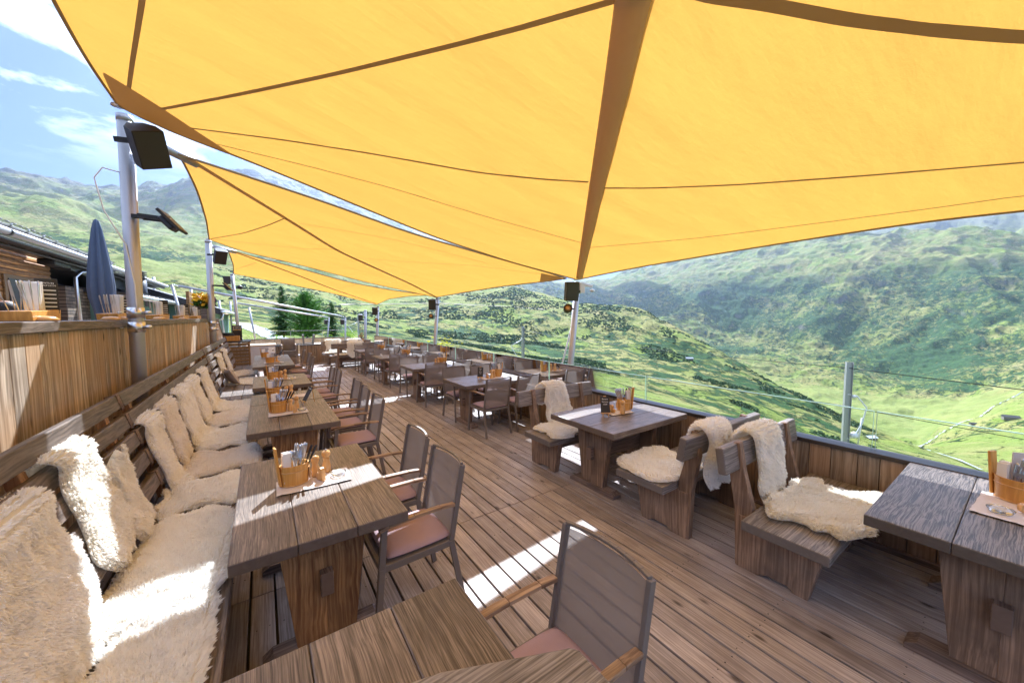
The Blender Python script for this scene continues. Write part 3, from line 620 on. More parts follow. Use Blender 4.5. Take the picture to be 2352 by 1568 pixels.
mb=MB(); mb.lathe((0,0,.008),[(.018,0),(.024,.01),(.03,.05),(.028,.05),(.02,.012),(0,.01)],16); mb.obj('cup_body',M['white'],t); mb=MB(); mb.lathe((0,0,0),[(.03,0),(.062,.01),(.06,.012),(0,.006)],18); mb.obj('saucer',M['white'],t); mb=MB(); mb.tube([(.027,0,.02),(.045,0,.025),(.046,0,.042),(.029,0,.048)],.003,6); mb.obj('cup_handle',M['white'],t)
tubset(3.4,12.95,T_+.004,R(150),'fourth chair-lined table',2,6,3,'dark'); mill((3.28,12.95,T_+.002),'left mill on the fourth chair-lined table'); mill((3.33,12.99,T_+.002),'right mill on the fourth chair-lined table',False,.155)
tubset(3.2,15.25,T_+.004,R(150),'far table between the farthest benches',2,6,2,'dark')
RP='heavily grained table at the right edge'
linen((3.42,.03,T_),.42,.26,R(-3),'striped linen mat on the heavily grained table at right')
tubset(3.6,.03,T_+.004,R(-115),RP,9,2,0,'steel',False); ashtray((3.32,.07,T_+.006),'glass ashtray on the linen mat at the right edge')
mb=MB(); mb.box(-.1,.1,-.002,.002,0,.26); o=mb.obj('menu_card',M['mat'],label='pale menu card behind the napkins at the right edge',cat='menu',loc=(3.66,-.03,T_+.03),rz=R(-55))
mb=MB(); 
for (a,b1,c,d) in ((-.05,.03,.245,.248),(-.05,-.047,.2,.245)): mb.box(a,b1,-.0035,-.002,c,d)
mb.obj('printed_frame',M['dark'],o); text('ALP',.03,M['dark'],o,Matrix.Translation((-.01,-.003,.225))@Matrix.Rotation(R(90),4,'X'),'printed_name')
heart((3.43,-.03,T_+.006),R(-50),'heart block marked 67 on the table at the right edge','67',1.15); mill((3.5,-.12,T_+.005),'pepper mill partly cut by the right picture edge')
# ================================================================ SHEEPSKINS
def skin(name,path,wdir,half,seed,n,ln,label,mt='fur',width=.0045,lay=None,group='sheepskins on the benches',cat='sheepskin',lob=.42,dens=None,lay_amt=.6,curl=.5):
    """path: list of 3d points the hide follows; wdir: direction across; half: half width"""
    P=np.array([tuple(p) for p in path],float); d=np.r_[0,np.cumsum(np.linalg.norm(np.diff(P,axis=0),axis=1))]; Ls=d[-1]
    ns,nt2=int(max(14,Ls/.022)),22; s=np.linspace(0,Ls,ns); 
    C=np.stack([np.interp(s,d,P[:,i]) for i in range(3)],1)
    for _ in range(2): C[1:-1]=(C[:-2]+2*C[1:-1]+C[2:])/4
    W=np.array(wdir,float); W/=np.linalg.norm(W)
    def hw(sf,side): # sf 0..1
        a=np.sin(PI*np.clip(sf,0.0,1))**.28; leg=np.exp(-((sf-.13)/.09)**2)*.22+np.exp(-((sf-.87)/.09)**2)*.2-np.exp(-((sf-.5)/.2)**2)*.06
        return half*(.25+.75*a)*(.86+leg+lob*(vn(sf*2.3+side*9,seed*1.7)-.5)+.5*lob*(vn(sf*8+side*5,seed*3.1)-.5))
    ln*=.75
    def surf(sf,t):
        sf=np.clip(sf,0,1); i=sf*(ns-1); i0=np.minimum(i.astype(int),ns-2); f=(i-i0)[:,None]; c=C[i0]*(1-f)+C[i0+1]*f
        T=C[np.minimum(i0+2,ns-1)]-C[np.maximum(i0-1,0)]; T/=np.linalg.norm(T,axis=1)[:,None]+1e-9
        Nn=np.cross(T,W); Nn/=np.linalg.norm(Nn,axis=1)[:,None]+1e-9
        w=np.where(t>0,hw(sf,1.),hw(sf,2.)); lat=t*w
        ends=(abs(t)**2)*.05*(np.where(sf<.5,-1,1))*np.exp(-((np.minimum(sf,1-sf))/.12)**2)
        hump=.006+.014*vn(sf*Ls*7+seed,lat*7+5,seed)+.02*vn(sf*Ls*17,lat*17,seed+4)
        edge=np.clip((1-abs(t))*6,0,1); 
        p=c+W*lat[:,None]+Nn*(hump*edge*1.0+.004)[:,None]+T*ends[:,None]
        return p,T,Nn
    S,TT=np.meshgrid(np.linspace(0,1,ns),np.linspace(-1,1,nt2),indexing='ij'); V,_,_=surf(S.ravel(),TT.ravel())
    idx=np.arange(ns*nt2).reshape(ns,nt2); Q=np.stack([idx[:-1,:-1],idx[:-1,1:],idx[1:,1:],idx[1:,:-1]],-1).reshape(-1,4)
    # strands
    rg=np.random.default_rng(seed); a=rg.random(n); t=rg.uniform(-1,1,n); 
    k=n//9; t[:k]=np.sign(rg.uniform(-1,1,k))*rg.uniform(.93,1,k); a[k:k+k//3]=np.where(rg.random(k//3)<.5,rg.uniform(0,.02,k//3),rg.uniform(.98,1,k//3))
    p,T,Nn=surf(a,t); lat=t*half
    n1=vn(p[:,0]*9,p[:,1]*9,p[:,2]*9,seed)*2-1; n2=vn(p[:,0]*9+50,p[:,1]*9,p[:,2]*9,seed+1)*2-1; n3=vn(p[:,0]*30,p[:,1]*30,p[:,2]*30,seed+2)*2-1; n4=vn(p[:,0]*30+9,p[:,1]*30,p[:,2]*30,seed+3)*2-1
    out=np.where(abs(t)>.85,np.sign(t),0); eo=np.where(a<.04,-1,np.where(a>.96,1,0))
    D=Nn*(1-.35*lay_amt)+T*(lay_amt*(.55+.5*n1)+.5*n3*curl+eo*1.0)[:,None]+W*((.75*n2)*lay_amt+.6*n4*curl+out*1.0+.15*rg.normal(size=n))[:,None]
    D/=np.linalg.norm(D,axis=1)[:,None]; l=ln*(.6+.55*rg.random(n))*(.75+.5*vn(p[:,0]*14,p[:,1]*14,p[:,2]*14,seed+6))
    g=np.array([0,0,-1.0]); mid=p+D*(l*.55)[:,None]; tip=p+D*(l*.92)[:,None]+(g*.25+T*.12)*l[:,None]*np.abs(n3)[:,None]
    cs=.024; sc=a*Ls; la=t*np.where(t>0,hw(a,1.),hw(a,2.)); qs=np.floor(sc/cs);ql=np.floor(la/cs+.5*(qs%2)); js=_h(qs.astype(np.int64),ql.astype(np.int64),0,seed); jl=_h(qs.astype(np.int64),ql.astype(np.int64),1,seed)
    tip=tip+T*(((qs+.2+.6*js)*cs-sc)*.6)[:,None]+W*(((ql-.5*(qs%2)+.2+.6*jl)*cs-la)*.6)[:,None]
    sd=np.cross(D,Nn+rg.normal(size=(n,3))*.5); sd/=np.linalg.norm(sd,axis=1)[:,None]+1e-9; wv=(width*(.7+.6*rg.random(n)))[:,None]
    base=len(V); V2=np.stack([p-sd*wv*.6,p+sd*wv*.6,mid+sd*wv*.5,mid-sd*wv*.5,tip],1).reshape(-1,3)
    b=base+np.arange(n)*5; Q2=np.stack([b,b+1,b+2,b+3],1); T2=np.stack([b+3,b+2,b+4],1)
    rv=rg.random(n); me=mesh_np(name,np.vstack([V,V2]),np.vstack([Q,Q2]),M[mt],T2,True,np.concatenate([np.full(len(Q),.3),rv,rv]))
    return link(name,me,None,0,label,cat,group)
def backpath(y,top=1.27,low=.52,over=True,extra=[]):
    X=lambda z: -.655-.26*(z-.5)
    p=[]
    if over: p+=[(X(top)-.085,y,top-.16),(X(top)-.075,y,top-.02),(X(top)-.03,y,top+.03)]
    p+=[(X(top)+.03,y,top+.01)]+[(X(z)+.0,y,z) for z in np.linspace(top-.06,low,7)]+extra
    return p
def seatpath(y,x0=-.66,x1=-.17,hang=0.0):
    p=[(x,y,.462) for x in np.linspace(x0,x1,6)]
    if hang: p+=[(x1+.03,y,.45),(x1+.035,y,.45-hang)]
    return p
Wy=(0,1,0)
skin('sheepskin',backpath(1.98,1.1,.5,True),Wy,.5,11,46000,.034,'huge cream sheepskin filling the bottom left corner, hanging over the slats','fur',.005,curl=.9)
skin('sheepskin',backpath(2.74,1.17,.6,True),Wy,.27,12,30000,.03,'brightest sunlit ivory sheepskin with tight curls over the bench back','fur2',.0055,curl=1.2)
skin('sheepskin',backpath(3.1,1.02,.56,False),Wy,.17,13,9000,.035,'narrow sheepskin peeking out behind the brightest sunlit one','fur2',.0045)
skin('sheepskin',[(-.62,y,.462) for y in (1.35,1.5)]+[(-.42,1.65,.47),(-.40,2.0,.47),(-.42,2.35,.465)],(-1,0,0),.22,14,26000,.042,'flat sheepskin on the seat at the very bottom left','fur',.005)
skin('sheepskin',[(-.45,2.22,.475),(-.46,2.6,.48),(-.45,3.0,.47),(-.45,3.28,.465)],(-1,0,0),.275,15,30000,.045,'long-haired seat sheepskin with a bright sun band across it','fur',.005)
skin('sheepskin',seatpath(3.68,-.65,-.19),Wy,.38,16,14000,.045,'peach-toned seat sheepskin just past the sunlit one','fur',.0045)
skin('sheepskin',seatpath(4.42,-.64,-.14,.05),Wy,.42,17,13000,.045,'pale seat sheepskin with its fringe hanging past the bench edge','fur3',.0045)
skin('sheepskin',backpath(4.02,1.03,.5,True,[(-.58,3.96,.475)]),Wy,.25,18,15000,.04,'yellowish sheepskin at the joint of the two near benches','fur',.0045)
skin('sheepskin',backpath(4.62,1.03,.52,True),Wy,.3,19,13000,.035,'greyish sheepskin right beside the yellowish hanging one','fur3',.0045)
skin('sheepskin',backpath(5.45,1.04,.5,True,[(-.55,5.45,.475)]),Wy,.4,20,13000,.035,'broad creased sheepskin draped behind the second table','fur',.0045)
skin('sheepskin',seatpath(5.35,-.62,-.18),Wy,.5,21,11000,.035,'wide seat sheepskin opposite the second bench-side table','fur',.0045)
skin('sheepskin',backpath(6.25,1.04,.5,True),Wy,.4,22,10000,.03,'crumpled sheepskin over the back behind the third table','fur',.0045)
skin('sheepskin',seatpath(6.35,-.6,-.19),Wy,.46,23,9000,.03,'seat sheepskin opposite the small third table','fur3',.005)
skin('sheepskin',backpath(7.2,1.04,.5,True,[(-.5,7.1,.475)]),Wy,.42,24,9000,.03,'honey-tinted sheepskin ending just before the sunlit slats','fur',.005)
skin('sheepskin',seatpath(7.15,-.55,-.2),Wy,.4,25,7000,.03,'seat sheepskin just before the bare sunlit seat boards','fur',.005)
skin('sheepskin',backpath(9.75,1.06,.5,True),Wy,.45,26,8000,.025,'smooth sheepskin behind the grey patterned cushion','fur2',.006)
skin('sheepskin',seatpath(9.8,-.64,-.2,.04),Wy,.6,27,8000,.025,'wide seat sheepskin carrying the grey patterned cushion','fur2',.006)
skin('sheepskin',backpath(11.1,1.06,.5,True),Wy,.45,28,5000,.025,'farther back sheepskin beyond the grey cushion','fur',.007)
skin('sheepskin',seatpath(11.3,-.62,-.2,.05),Wy,.6,29,5000,.025,'farthest seat sheepskin near the steel counter','fur3',.007)
Wx=(1,0,0)
def benchskin(cx,cy,rz,w,n,ln,label,seed,hang=.3,backhang=.2,mt='fur',wd=.0045):
    A=Matrix.Translation((cx,cy,0))@Matrix.Rotation(rz,4,'Z')
    p=[(0,-.46,.92-backhang),(0,-.465,.88),(0,-.44,.94),(0,-.395,.955),(0,-.35,.93),(0,-.335,.85),(0,-.315,.72),(0,-.29,.72-hang+.0)]
    skin('sheepskin',[A@Vector(q) for q in p],A.to_3x3()@Vector((-1,0,0)),w,seed,n,ln,label,mt,wd)
def seatskin(cx,cy,rz,w,n,ln,label,seed,mt='fur',wd=.0045,y0=-.26,y1=.235):
    A=Matrix.Translation((cx,cy,0))@Matrix.Rotation(rz,4,'Z')
    skin('sheepskin',[A@Vector((0,y,.468)) for y in np.linspace(y0,y1,6)],A.to_3x3()@Vector((-1,0,0)),w,seed,n,ln,label,mt,wd)
benchskin(3.17,3.27,PI,.26,14000,.04,'ivory sheepskin hanging down the back of the bench across the table',41,.24)
seatskin(2.98,3.24,PI,.33,10000,.035,'sheepskin on the seat of the bench across the table',42)
benchskin(3.05,1.91,0,.27,15000,.045,'sheepskin slung backwards over the bench seen from behind',43,.12,.42)
seatskin(3.0,1.96,0,.42,14000,.045,'round cream seat sheepskin left of the slung one',44)
benchskin(3.27,.85,PI,.26,15000,.045,'tall sheepskin over the back of the nearest backed bench',45,.26,.1,'fur2')
seatskin(3.32,.84,PI,.5,20000,.05,'biggest cream sheepskin spread on the nearest backed bench seat',46,'fur2',.005,-.2,.27)
benchskin(2.8,14.72,0,.38,5000,.03,'large sheepskin hanging to a point over the far bench',47,.1,.5,'fur2',.007)
seatskin(2.6,14.75,0,.5,3500,.03,'seat sheepskin on the far bench seen from behind',48,'fur2',.007)
benchskin(2.35,15.85,PI,.36,4000,.03,'left bright sheepskin over the farthest bench back',49,.3,.1,'fur2',.008)
benchskin(3.15,15.85,PI,.36,4000,.03,'right bright sheepskin over the farthest bench back',50,.3,.1,'fur2',.008)
seatskin(2.4,15.85,PI,.5,3500,.03,'seat sheepskin on the farthest bench by the end wall',51,'fur2',.008)
# grey cushion
t=empty('scatter_cushion',(-.5,9.45,.5),R(20),'grey beige cushion with embroidered faces leaning on the far bench','cushion')
mb=MB(); A=Matrix.Rotation(R(-28),4,'Y')@Matrix.Translation((0,0,.17)); n=12; vs=[];fs=[]
for s in (1,-1):
    for j in range(n+1):
        for i in range(n+1):
            a=-1+2*i/n;b=-1+2*j/n; h=.065*((1-a**4)*(1-b**4))**.6; vs.append(A@Vector((s*h,a*.2*(1-.06*(1-b*b)),b*.18*(1-.06*(1-a*a)))))
m=(n+1)**2
for j in range(n):
    for i in range(n): q=[j*(n+1)+i,j*(n+1)+i+1,(j+1)*(n+1)+i+1,(j+1)*(n+1)+i]; fs.append(tuple(q)); fs.append(tuple(k+m for k in q[::-1]))
mb.add(vs,fs,0,True); mb.obj('cushion_body',plain('grey_beige_linen',(.42,.37,.34),.9,0,.2,200,.05),t)
mb=MB()
for (b,o) in ((.55,0),(-.5,.01)):
    for k in range(3):
        a=-.5+k*.5
        for q in range(3): mb.bar(A@Vector((.066*((1-a**4)*(1-b**4))**.6+.003,(a-.12+.1*q)*.2,b*.18-.02)),A@Vector((.066*((1-a**4)*(1-b**4))**.6+.003,(a-.12+.1*q)*.2,b*.18+.02)),.003,.003)
mb.obj('embroidery',M['dark'],t)
# ================================================================ MASTS, BOOMS, SPEAKERS, LAMPS
def mast(name,a,b,r,label,group,clamps=(),cable=False,prop=None):
    t=empty(name,a,0,label,'mast',group); a=Vector(a); d=Vector(b)-a
    mb=MB(); mb.tube([(0,0,0),d*.5,d],r,24); mb.tube([d*.985,d*1.0],r*1.06,24); mb.obj('pole_tube',M['steel'],t)
    for c in clamps:
        mb=MB(); p=d*c; u=d.normalized(); mb.tube([p-u*.05,p+u*.05],r*1.12,24); mb.tube([p+Vector((r*1.1,-.03,0)),p+Vector((r*1.1+.05,-.03,0))],.018,8); mb.tube([p+Vector((-r*1.1-.04,-.05,0)),p+Vector((-r*1.1-.04,.02,0))],.012,6); mb.obj('clamp',M['chrome'],t)
    if cable:
        mb=MB(); pts=[d*.86+Vector((-r,0,0)),d*.86+Vector((-r-.1,-.03,.01)),d*.84+Vector((-r-.15,-.05,-.02)),d*.76+Vector((-r-.1,-.06,0)),d*.68+Vector((-r*.5,-r*1.05,0)),d*.58+Vector((r*.3,-r*1.1,0)),d*.5+Vector((r*.4,-r*1.1,0))]
        q=[]; 
        for i in range(len(pts)-1):
            for k in range(5): q.append(pts[i].lerp(pts[i+1],k/5))
        mb.tube(q,.006,6); mb.obj('cable',M['white'],t)
    if prop is not None:
        mb=MB(); mb.tube([Vector(prop)-a,d*.82],.014,8); mb.obj('side_stay',M['steel'],t)
    return t
G1='tall masts standing along the timber wall'; G2='short leaning masts along the valley side'
mast('sail_mast',(-1.015,4.9,0),(-.965,4.9,3.72),.056,'nearest tall steel mast, with big speaker and floodlight',G1,(.475,.512),True)
mast('sail_mast',(-1.0,11.25,0),(-.965,11.25,3.68),.063,'second tall steel mast farther along the timber wall',G1,(.43,.47))
mast('sail_mast',(-.70,17.3,.0),(-.85,17.3,3.5),.055,'third tall mast, leaning, behind the slatted cabinet',G1,(.3,))
mast('sail_mast',(4.13,4.5,-.6),(4.45,4.5,2.43),.052,'nearest short leaning mast on the valley side, with camera',G2,(),False,(4.13,5.1,-.6))
mast('sail_mast',(4.13,10.31,-.6),(4.39,10.31,2.44),.052,'second short leaning mast, beside the yellow-green bush',G2)
mast('sail_mast',(4.13,16.75,-.6),(4.26,16.66,2.34),.055,'third short leaning mast at the far deck corner',G2,(),False,(4.3,17.3,-.6))
mast('sail_mast',(4.0,18.2,-.6),(4.02,18.0,2.2),.06,'fourth upright mast just left of the far corner mast',G2)
def boom(a,b,r,label,eye=True):
    t=empty('boom_tube',a,0,label,'boom','sloping boom tubes from tall to short masts'); d=Vector(b)-Vector(a); mb=MB(); mb.tube([d*.03,d*.5,d*.97],r,16); mb.obj('tube',M['steel'],t)
    mb=MB(); 
    for s in (.012,.022,.03): mb.lathe(d*s,[(0,-.03),(.028,-.015),(.028,.015),(0,.03)],10)
    mb.tube([d*0,d*.04],.015,8); mb.tube([d*.965,d],.015,8); mb.obj('end_joint',M['chrome'],t)
def speaker(loc,rz,tilt,label,s=1.0,mount=(0,.2,.02),roll=0):
    t=empty('loudspeaker',loc,rz,label,'speaker','black loudspeakers on the masts'); A=Matrix.Rotation(roll,4,'Y')@Matrix.Rotation(tilt,4,'X'); w,h,d=.115*s,.165*s,.1*s
    mb=MB(); mb.prism([(-w,-d),(w,-d),(w,d*.2),(w*.5,d),(-w*.5,d),(-w,d*.2)],-h,h,'z'); mb.v=[tuple(A@Vector(v)) for v in mb.v]; mb.obj('cabinet',M['black'],t,bevel=.006)
    mb=MB(); mb.box(-w*.93,w*.93,-d-.004,-d+.001,-h*.95,h*.95,A); mb.obj('grille',M['dark'],t,bevel=.002)
    mb=MB(); mb.bar(A@Vector((0,d,0)),mount,.03,.04); mb.obj('bracket',M['black'],t)
speaker((-.80,4.72,3.42),R(24),R(34),'biggest loudspeaker, on the nearest tall mast',1.0,(-.18,.14,.03),R(-22))
speaker((-.75,11.0,3.3),R(20),R(32),'loudspeaker on the second tall mast',1.0,(-.18,.2,.03))
speaker((-1.0,17.2,3.25),R(0),R(5),'loudspeaker left of the third leaning mast',.9,(.12,.08,.0))
speaker((4.2,4.4,2.26),R(-22),R(8),'loudspeaker on the nearest valley-side mast',.92,(.2,.08,0))
speaker((4.16,10.2,2.22),R(-22),R(10),'loudspeaker on the second valley-side mast',.92,(.2,.08,0))
speaker((4.08,16.5,2.12),R(-15),R(6),'loudspeaker on the far corner mast',.95,(.15,.1,0))
speaker((3.78,17.9,1.85),R(-15),R(10),'lower loudspeaker left of the far corner mast',.85,(.2,.1,0))
def flood(loc,rz,label):   # flat panel floodlight on arm
    t=empty('floodlight',loc,rz,label,'floodlight','flat floodlights on the tall masts'); t.scale=(1.15,1.15,1.15); A=Matrix.Translation((.2,0,0))@Matrix.Rotation(R(50),4,'Y')
    mb=MB(); mb.box(-.1,.1,-.11,.11,-.012,.012,A); mb.obj('lamp_panel',M['black'],t,bevel=.005)
    mb=MB(); mb.box(-.06,.06,-.07,.07,-.055,-.013,A); mb.obj('heat_sink',M['dark'],t,bevel=.01)
    mb=MB(); mb.bar((0,-.05,.02),(.2,-.05,.01),.012,.03); mb.bar((0,.05,.02),(.2,.05,.01),.012,.03); mb.bar((-.05,0,.02),(.02,0,.02),.03,.03); mb.obj('arm',M['black'],t)
    mb=MB(); mb.lathe((.2,-.06,.01),[(.012,-.006),(.012,.006)],10); mb.obj('bolt',M['chrome'],t)
flood((-.9,4.84,2.78),R(-8),'flat black floodlight on the nearest tall mast')
flood((-.87,11.18,2.6),R(-8),'flat black floodlight on the second tall mast')
def spot(loc,rz,label,s=1):
    t=empty('spotlight',loc,rz,label,'spotlight','round spotlights on the masts'); A=Matrix.Rotation(R(70),4,'X')
    mb=MB(); mb.lathe((0,0,0),[(.03*s,-.07*s),(.06*s,-.05*s),(.075*s,.045*s),(.07*s,.055*s),(.062*s,.045*s),(.05*s,.01*s),(0,0)],18); mb.v=[tuple(A@Vector(v)) for v in mb.v]; mb.obj('lamp_housing',M['black'],t)
    mb=MB(); mb.lathe((0,0,.035*s),[(.06*s,0),(0,.003)],18); mb.v=[tuple(A@Vector(v)) for v in mb.v]; mb.obj('lens',M['mill'],t)
    mb=MB(); mb.bar((0,.05*s,0),(.13*s,.09*s,-.0),.02,.02); mb.obj('bracket',M['black'],t)
spot((4.13,4.4,1.97),R(-30),'round spotlight under the speaker on the nearest valley-side mast')
spot((4.13,10.2,1.87),R(-60),'round spotlight under the speaker on the second valley-side mast')
spot((4.1,16.4,1.72),R(-15),'round spotlight under the speaker on the far corner mast',1.1)
spot((-.62,17.2,3.0),R(-120),'round spotlight on the third leaning mast',1.1)
t=empty('security_camera',(4.48,4.42,2.33),R(-30),'white security camera and sensor on the nearest valley-side mast','camera')
mb=MB(); mb.box(-.045,.045,-.03,.03,-.09,.09); mb.obj('junction_box',M['white'],t,bevel=.006)
mb=MB(); mb.bar((0,0,.06),(.17,-.05,.02),.05,.05); mb.obj('camera_tube',M['white'],t,bevel=.01); mb=MB(); mb.lathe((.16,-.05,-.08),[(0,0),(.05,.02),(.03,.05),(.0,.06)],12,1,1); mb.obj('sensor_dome',M['white'],t)
# ================================================================ SAILS (Coons patches between four real edges)
def resample(P,n):
    P=np.array([tuple(p) for p in P],float); d=np.r_[0,np.cumsum(np.linalg.norm(np.diff(P,axis=0),axis=1))]
    # smooth interpolation (Catmull-Rom on chord length)
    s=np.linspace(0,d[-1],n); o=np.stack([np.interp(s,d,P[:,i]) for i in range(3)],1)
    for _ in range(n//5): o[1:-1]=(o[:-2]+2*o[1:-1]+o[2:])/4
    return o
def px(pts,f): return [f(x/1.25556,y/1.25556) for x,y in pts]
SLV=[]
def sail(left,right,near,far,seams,label,name='shade_sail',n=64,sag=.05,wr=1.0,patches=(),seed=1):
    L_,R_,B_,T_2=[resample(p,n) for p in (left,right,near,far)]
    u=np.linspace(0,1,n)[None,:,None]; v=np.linspace(0,1,n)[:,None,None]
    c00,c10,c01,c11=(L_[0]+B_[0])/2,(R_[0]+B_[-1])/2,(L_[-1]+T_2[0])/2,(R_[-1]+T_2[-1])/2
    S=(1-u)*L_[:,None,:]+u*R_[:,None,:]+(1-v)*B_[None,:,:]+v*T_2[None,:,:]-((1-u)*(1-v)*c00+u*(1-v)*c10+(1-u)*v*c01+u*v*c11)
    uu=u[...,0];vv=v[...,0]; w=np.sin(PI*uu)*np.sin(PI*vv)
    wr_=fbm(S[...,0]*1.1+seed*5,S[...,1]*5.0,3,seed)-.5
    S[...,2]-=sag*w; S[...,2]+=.035*wr*wr_*np.minimum(1,w*3)+.01*np.sin(9*PI*(uu-vv)+2*np.sin(5*uu))*w*wr*.3
    V=S.reshape(-1,3); idx=np.arange(n*n).reshape(n,n); Q=np.stack([idx[:-1,:-1],idx[:-1,1:],idx[1:,1:],idx[1:,:-1]],-1).reshape(-1,4)
    t=empty(name,tuple(c11),0,label,'sun sail','ochre sun sails over the terrace'); off=Vector(tuple(-c11))
    me=mesh_np('sail_cloth',V-c11,Q,M['sail'],None,True,np.zeros(len(Q))); o=link('sail_cloth',me,t)
    sd=o.modifiers.new('sub','SUBSURF'); sd.levels=1; sd.render_levels=1
    bvh=BVHTree.FromPolygons([tuple(p) for p in V],[tuple(int(i) for i in q) for q in Q])
    def ribbon(nm,pts3,w0,w1,m,dz=.008,thick=0):
        mb=MB(); vs=[];fs=[]; K=len(pts3)
        for i,p in enumerate(pts3):
            tn=(pts3[min(i+1,K-1)]-pts3[max(i-1,0)]).normalized(); loc=bvh.find_nearest(p); nn=loc[1] if loc[1] else Vector((0,0,1)); nn=nn if nn.z<0 else -nn
            sd_=tn.cross(nn).normalized(); wd=(w0+(w1-w0)*i/max(1,K-1))/2
            for q,b in ((-1,dz),(-.6,dz+thick*.8),(0,dz+thick),(.6,dz+thick*.8),(1,dz)): vs.append(p+off+sd_*wd*q+nn*b)
        for i in range(K-1):
            for k in range(4): fs.append((i*5+k,i*5+k+1,i*5+k+6,i*5+k+5))
        mb.add(vs,fs,0,True); mb.obj(nm,m,t)
    for (pp,w0,w1,mm,nm,th) in seams:
        q=[]
        for (x0,y0),(x1,y1) in zip(pp[:-1],pp[1:]):
            for k in range(8): q.append((x0+(x1-x0)*k/8,y0+(y1-y0)*k/8))
        q.append(pp[-1]); P3=[]
        for _ in range(3): q=[q[0]]+[((a[0]+2*b[0]+c[0])/4,(a[1]+2*b[1]+c[1])/4) for a,b,c in zip(q[:-2],q[1:-1],q[2:])]+[q[-1]]
        for x_,y_ in q:
            d_=ray(x_,y_).normalized(); h=bvh.ray_cast(CAMP,d_,60)
            if h[0] is None: continue
            P3.append(h[0])
        if nm=='mast_sleeve':
            SLV.append(P3); K_=len(P3); mb=MB(); mb.tube([p+off+Vector((0,0,.0)) for p in P3],[ (w0+(w1-w0)*i/K_)/2 for i in range(K_)],12,True,0,.55); mb.obj(nm,M[mm],t)
        elif len(P3)>2: ribbon(nm,P3,w0,w1,M[mm],.008,th)
    for nm,E in (('edge_hem',L_),('edge_hem',R_),('edge_hem',B_),('edge_hem',T_2)):
        mb=MB(); mb.tube([Vector(tuple(p-c11)) for p in E[::2]]+[Vector(tuple(E[-1]-c11))],.013,6); mb.obj(nm,M['patch'],t)
    for lo,hi in patches:
        pl=[];ph=[]
        for src,dst in ((lo,pl),(hi,ph)):
            q=[]
            for (x0,y0),(x1,y1) in zip(src[:-1],src[1:]): q+=[(x0+(x1-x0)*k/6,y0+(y1-y0)*k/6) for k in range(6)]
            q.append(src[-1])
            for x_,y_ in q:
                d_=ray(x_,y_).normalized(); h=bvh.ray_cast(CAMP,d_,60)
                if h[0] is None:
                    e=min((Vector(tuple(p)) for p in list(T_2)+list(L_)+list(R_)+list(B_)),key=lambda p:(p-CAMP).normalized().dot(d_)*-1); dst.append(e)
                else: dst.append(h[0])
        vs=[];fs=[]; m=len(pl)
        for i in range(m):
            for k in range(7): 
                p=pl[i].lerp(ph[i],k/6); f=bvh.find_nearest(p)[0]; vs.append(f+off+Vector((0,0,-.009)))
        for i in range(m-1):
            for k in range(6): fs.append((i*7+k,i*7+k+1,i*7+k+8,i*7+k+7))
        mb=MB(); mb.add(vs,fs,0,True); mb.obj('corner_patch',M['patch'],t)
    for cj in (0,n-1):
        cp=Vector(tuple(S[n-1,cj]-c11)); mb=MB(); mb.lathe(cp,[(.05,-.012),(.05,.012)],8); mb.obj('corner_plate',M['chrome'],t)
    return t
aY=lambda Y0,Y1,x0=-.95,x1=4.4: (lambda x,y: (lambda p0: atY(x,y,Y0+(Y1-Y0)*min(1,max(0,(p0.x-x0)/(x1-x0)))))(atY(x,y,(Y0+Y1)/2)))
aX=lambda X: (lambda x,y: atX(x,y,X))
aZ=lambda z: (lambda x,y: atz(x,y,z))
D=lambda *p:list(p)
lf=[Vector((-.98,-1.35,3.7)),Vector((-.72,.2,3.66)),Vector((-.78,1.8,3.68))]+px([(153,0),(201,88),(251,176)],aZ(3.72))+[Vector((-.965,4.72,3.73))]
rg_=[Vector((4.42,-1.3,2.47)),Vector((4.38,-.6,2.53))]+px([(2953,608),(2732,628),(2418,675),(2104,725),(1828,772)],aX(4.38))+px([(1664,806)],aX(4.4))
fr=[Vector((-.965,4.72,3.73))]+px([(452,366),(665,442),(941,555),(1255,684),(1476,756)],aY(4.72,4.5))+[rg_[-1]]
nr=[lf[0],Vector((.5,-1.1,3.3)),Vector((1.8,-1.05,2.95)),Vector((3.2,-1.15,2.65)),rg_[0]]
sail(lf,rg_,nr,fr,[
 ([(1540,-700),(1466,-60),(1455,0),(1414,215),(1371,430),(1331,637)],.17,.11,'sleeve','mast_sleeve',.03),
 ([(400,-520),(332,-30),(318,60),(305,140),(297,200)],.026,.026,'seam','seam_tape',0),
 ([(372,249),(560,213),(760,170),(1000,112),(1200,60),(1420,-4),(2300,-270)],.026,.026,'seam','seam_tape',0),
 ([(440,293),(640,318),(860,352),(1100,395),(1250,410),(1352,416)],.02,.022,'seam','seam_tape',0),
 ([(1388,430),(1500,430),(1700,422),(2000,400),(2352,370),(3000,315),(4400,190)],.02,.024,'seam','seam_tape',0),
 ([(500,330),(700,378),(900,430),(1130,500),(1335,556)],.014,.014,'seam','seam_tape',0),
 ([(1345,568),(1600,546),(1900,508),(2150,475),(2352,446),(3000,395),(4400,290)],.014,.016,'seam','seam_tape',0),
 ([(1200,-160),(1610,-14),(1760,6),(1950,42),(2150,66),(2352,82),(3000,95),(4400,60)],.05,.055,'seam','seam_tape',0),
],'largest sun sail overhead, filling the top of the picture',sag=.06,seed=3,patches=[([(236,168),(268,238),(340,284),(430,322),(528,352)],[(238,164),(297,199),(375,248),(445,295),(528,349)])])
